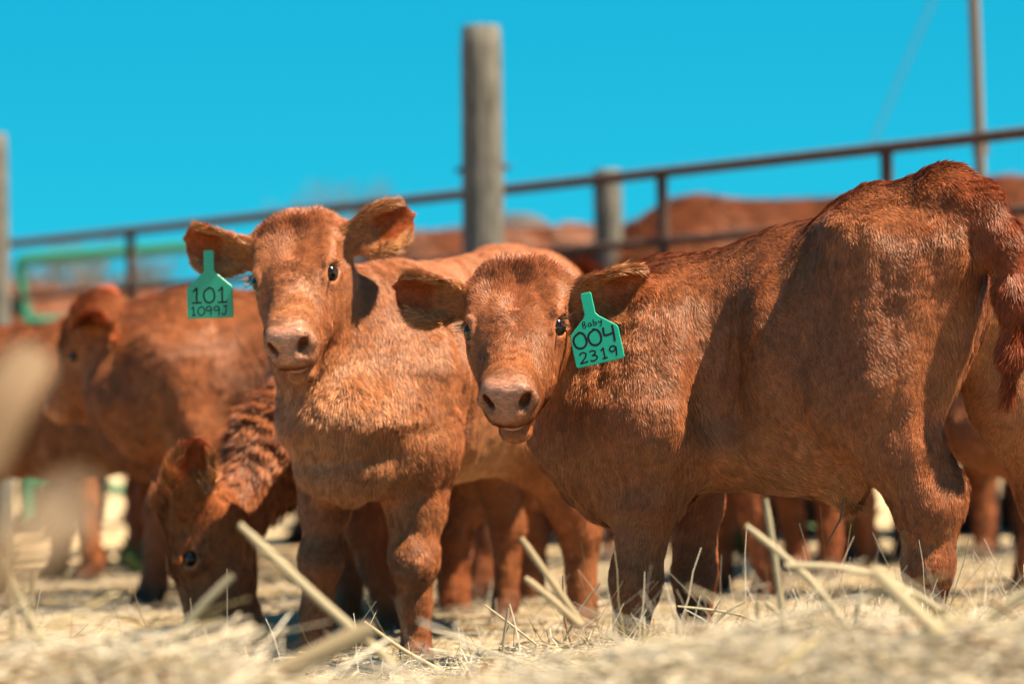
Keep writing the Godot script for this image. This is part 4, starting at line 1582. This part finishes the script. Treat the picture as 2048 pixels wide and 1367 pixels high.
	o = place(beasts[1], "calf", "red calf with ear tag 101 facing the viewer", "calf", pen, tuft)
	for i in 2:
		lashes(beasts[1], beasts[1].eyes[i], o, 60 + i)
	place(beasts[2], "calf", "red calf with its head down in the hay, half behind the calf tagged 101", "calf", pen, tuft)
	place(beasts[3], "calf", "blurred red calf facing left with drooping head, left of the calf tagged 101", "calf", pen, tuft)
	place(beasts[4], "calf", "blurred red calf at the far left edge with pale lower legs", "calf", pen, tuft)
	place(beasts[5], "calf", "blurred sunlit red calf behind the drooping-headed calf, before the green gate", "calf", pen, tuft)
	place(beasts[6], "calf", "red calf whose legs show under the belly of the calf tagged 004", "calf", pen, tuft)
	place(beasts[7], "calf", "shaded red calf farther back, seen under the belly of calf 004", "calf", pen, tuft)
	var herd := "red cows behind the fence"
	var cow := place(beasts[8], "cow", "big red cow behind the fence, right of the short post", "cow", herd, tuft)
	place(beasts[9], "cow", "red cow behind the fence under the short post", "cow", herd, tuft)
	var extra := [[2260.0, 9.2, 0.05, 1.0, "red cow behind the fence at the right edge of the picture", herd, mats.skin],
		[925.0, 11.6, 1.95, 1.08, "dark grey cow behind the tall wooden post", "", mats.grey_hide],
		[1345.0, 10.0, 2.75, 0.96, "red cow behind the fence between the two short uprights, over the ear of calf 004", herd, mats.skin],
		[1120.0, 10.8, 0.2, 0.93, "red cow behind the fence just right of the tall post", herd, mats.skin],
		[800.0, 10.0, 0.4, 0.70, "blurred red cow low behind the fence, left of the tall post", herd, mats.skin],
		[120.0, 12.2, 0.9, 0.92, "blurred red cow behind the green gate at the left", herd, mats.skin]]
	for e in extra:
		var c: Node3D = cow.duplicate()
		c.name = numbered("cow")
		add_child(c)
		c.position = at.call(e[0], e[1])
		c.rotation.y = e[2]
		c.scale = Vector3.ONE * e[3]
		c.set_meta("label", e[4])
		if e[5] == "":
			c.remove_meta("group")
		(c.get_child(0) as MeshInstance3D).material_override = e[6]
		if e[5] == "":
			c.get_child(1).free()
	# more of the herd, copies of the calf before the gate
	var calf: Node3D = get_node("calf_005")
	for e in [[20.0, 8.9, 2.6, 1.0, "blurred red calf behind the calf at the far left edge"],
			[130.0, 8.0, 3.3, 0.96, "blurred red calf between the calf at the far left edge and the gate"],
			[700.0, 8.3, 2.9, 0.97, "blurred red calf far back, hidden but for its legs behind calf 101"],
			[215.0, 9.4, 3.6, 1.05, "blurred red calf near the fence under the green gate"],
			[455.0, 9.0, 0.4, 0.98, "blurred red calf near the fence behind the drooping-headed calf"],
			[1010.0, 7.4, 0.5, 1.0, "blurred red calf whose legs show between calves 101 and 004"],
			[1330.0, 8.0, 2.4, 0.96, "blurred red calf far back between the forelegs of calf 004"],
			[1950.0, 7.5, 3.5, 1.02, "blurred red calf behind the hind legs of calf 004"]]:
		var c: Node3D = calf.duplicate()
		c.name = numbered("calf")
		add_child(c)
		c.position = at.call(e[0], e[1])
		c.rotation.y = e[2]
		c.scale = Vector3.ONE * e[3]
		c.set_meta("label", e[4])
	make_tags()
	weed(at.call(285, 7.6), 0.16, 1, "green weed beside the legs of the calf at the far left")
	weed(at.call(1690, 8.2), 0.20, 2, "green weed under the belly of the calf tagged 004")
	weed(at.call(1470, 7.8), 0.18, 3, "green weed behind the front legs of the calf tagged 004")
	stems()
	print("placed ", Time.get_ticks_msec() - start)


func stems() -> void:
	var pale := Color(0.352, 0.300, 0.195)
	var tan_ := Color(0.307, 0.236, 0.139)
	var brown := Color(0.247, 0.143, 0.068)
	stem([Vector3(-0.3946, 0.4320, -1.7517), Vector3(-0.3701, 0.4784, -1.7601), Vector3(-0.3493, 0.5149, -1.7788)], 0.0240, 0.0200, 0.25, Color(0.186, 0.124, 0.074), "broad dry leaf very near the lens at the left edge, upper of two")
	stem([Vector3(-0.2195, 0.3913, -0.9526), Vector3(-0.1935, 0.4097, -0.9620), Vector3(-0.1747, 0.4265, -0.9814)], 0.0120, 0.0080, 0.25, Color(0.167, 0.118, 0.071), "broad dry leaf very near the lens at the left edge, lower of two")
	stem([Vector3(-0.1589, 0.1516, -3.0621), Vector3(-0.2487, 0.2383, -3.0291), Vector3(-0.3449, 0.3367, -3.0057)], 0.0065, 0.0053, 0.5, pale, "thick pale stem slanting across the legs of the calf tagged 101")
	stem([Vector3(-0.4140, 0.2036, -2.9102), Vector3(-0.3829, 0.2417, -2.9089), Vector3(-0.3429, 0.2796, -2.9076)], 0.0050, 0.0050, 0.5, pale, "short blurred stem before the muzzle of the grazing calf")
	stem([Vector3(-0.2693, 0.1811, -2.7108), Vector3(-0.2183, 0.2048, -2.7100), Vector3(-0.1646, 0.2284, -2.7092)], 0.0120, 0.0110, 0.5, tan_, "blurred tan stem low before the right foreleg of calf 101")
	stem([Vector3(0.0867, 0.1704, -3.3616), Vector3(0.0468, 0.2304, -3.3595), Vector3(0.0049, 0.2939, -3.3574)], 0.0053, 0.0050, 0.5, tan_, "blurred stem under the chin of calf 004, upper of two")
	stem([Vector3(0.0820, 0.1747, -3.3114), Vector3(0.0454, 0.2098, -3.3102), Vector3(0.0088, 0.2415, -3.3091)], 0.0053, 0.0050, 0.5, tan_, "blurred stem under the chin of calf 004, lower of two")
	stem([Vector3(0.0922, 0.0553, -3.9659), Vector3(0.0739, 0.1293, -3.9634), Vector3(0.0726, 0.2028, -3.9608)], 0.0025, 0.0018, 0.8, brown, "brown twiggy stem standing under the chin of calf 004")
	stem([Vector3(-0.1309, 0.0584, -3.9158), Vector3(-0.1933, 0.0983, -3.8944), Vector3(-0.2480, 0.1447, -3.8628)], 0.0036, 0.0030, 0.6, pale, "pale stem lying between the forelegs of calf 101")
	stem([Vector3(0.0478, 0.0728, -3.9653), Vector3(-0.0081, 0.1193, -3.9637), Vector3(-0.0561, 0.1574, -3.9624)], 0.0022, 0.0018, 0.8, pale, "thin bright straw pointing up left below the muzzle of calf 004")
	stem([Vector3(-0.0306, 0.0750, -3.9652), Vector3(-0.0246, 0.1157, -3.9638), Vector3(-0.0179, 0.1514, -3.9626)], 0.0024, 0.0022, 0.8, pale, "short upright straw below the muzzle of calf 004")
	stem([Vector3(0.0720, 0.1011, -3.9143), Vector3(0.0976, 0.1488, -3.9127), Vector3(0.1310, 0.1914, -3.9112)], 0.0024, 0.0018, 0.8, tan_, "thin straw leaning right before the foreleg of calf 004")
	stem([Vector3(0.4492, 0.1462, -3.2123), Vector3(0.3854, 0.2340, -3.2093), Vector3(0.3028, 0.3091, -3.2067)], 0.0053, 0.0046, 0.6, pale, "long stem rising left under the belly of calf 004")
	stem([Vector3(0.3641, 0.1327, -3.3129), Vector3(0.3517, 0.2490, -3.3089), Vector3(0.3405, 0.3394, -3.3058)], 0.0045, 0.0042, 0.6, pale, "upright stem under the belly of calf 004, its tip near the belly")
	stem([Vector3(0.5693, 0.1826, -3.2111), Vector3(0.4947, 0.2290, -3.1895), Vector3(0.4202, 0.2519, -3.1687), Vector3(0.3474, 0.2578, -3.1585)], 0.0037, 0.0043, 0.35, pale, "arched pale leaf before the hind leg of calf 004")
	stem([Vector3(0.5519, 0.1153, -3.1634), Vector3(0.5565, 0.1608, -3.1618), Vector3(0.5531, 0.2032, -3.1604)], 0.0046, 0.0043, 0.6, tan_, "upright pale stub before the hind hoof of calf 004")
	stem([Vector3(0.5121, 0.1621, -2.7115), Vector3(0.4523, 0.2196, -2.7095), Vector3(0.3953, 0.2798, -2.7075)], 0.0120, 0.0080, 0.5, pale, "thick blurred stem slanting up left at the lower right")
	stem([Vector3(0.4659, 0.0994, -3.4141), Vector3(0.4724, 0.1555, -3.4121), Vector3(0.4809, 0.2080, -3.4103)], 0.0043, 0.0040, 0.6, pale, "upright stub in the hay under the navel of calf 004")
	stem([Vector3(0.3359, 0.1031, -3.4139), Vector3(0.3359, 0.1523, -3.4123), Vector3(0.3349, 0.1945, -3.4108)], 0.0043, 0.0042, 0.6, pale, "short upright stub beside the far foreleg of calf 004")
	stem([Vector3(0.4127, 0.1174, -3.4635), Vector3(0.3817, 0.1574, -3.4621), Vector3(0.3519, 0.1875, -3.4611)], 0.0042, 0.0037, 0.6, pale, "stub leaning left beside the far foreleg of calf 004")
	stem([Vector3(0.4372, 0.0954, -3.8645), Vector3(0.3507, 0.1376, -3.8630), Vector3(0.2517, 0.1547, -3.8624)], 0.0026, 0.0020, 0.7, pale, "long bright straw lying across the far foreleg of calf 004")
	stem([Vector3(0.2857, 0.0916, -3.8646), Vector3(0.3229, 0.1383, -3.8630), Vector3(0.3593, 0.1588, -3.8623)], 0.0024, 0.0020, 0.7, pale, "bright straw leaning right before the far foreleg of calf 004")
	stem([Vector3(-0.5780, 0.1683, -3.0115), Vector3(-0.6103, 0.2312, -3.0093), Vector3(-0.6412, 0.3053, -3.0068)], 0.0050, 0.0037, 0.5, pale, "long pale stem bent left at the left edge")
	stem([Vector3(-0.6067, 0.1790, -2.9110), Vector3(-0.6091, 0.2630, -2.9081), Vector3(-0.6129, 0.3411, -2.9055)], 0.0037, 0.0034, 0.5, tan_, "upright stem at the left edge")
	stem([Vector3(-0.6295, 0.1983, -3.1105), Vector3(-0.6250, 0.2430, -3.1090), Vector3(-0.6208, 0.2800, -3.1077)], 0.0036, 0.0031, 0.5, tan_, "short upright stem near the left edge")
	stem([Vector3(0.6127, 0.2349, -2.9091), Vector3(0.5516, 0.1946, -2.9105), Vector3(0.4903, 0.1484, -2.9121)], 0.0062, 0.0050, 0.5, pale, "blurred stem slanting down left at the lower right corner")
	stem([Vector3(-0.4051, 0.0620, -3.9157), Vector3(-0.4096, 0.0742, -3.9152), Vector3(-0.4125, 0.0856, -3.9148)], 0.0025, 0.0022, 0.8, brown, "stubby brown stem by the right forehoof of calf 101")
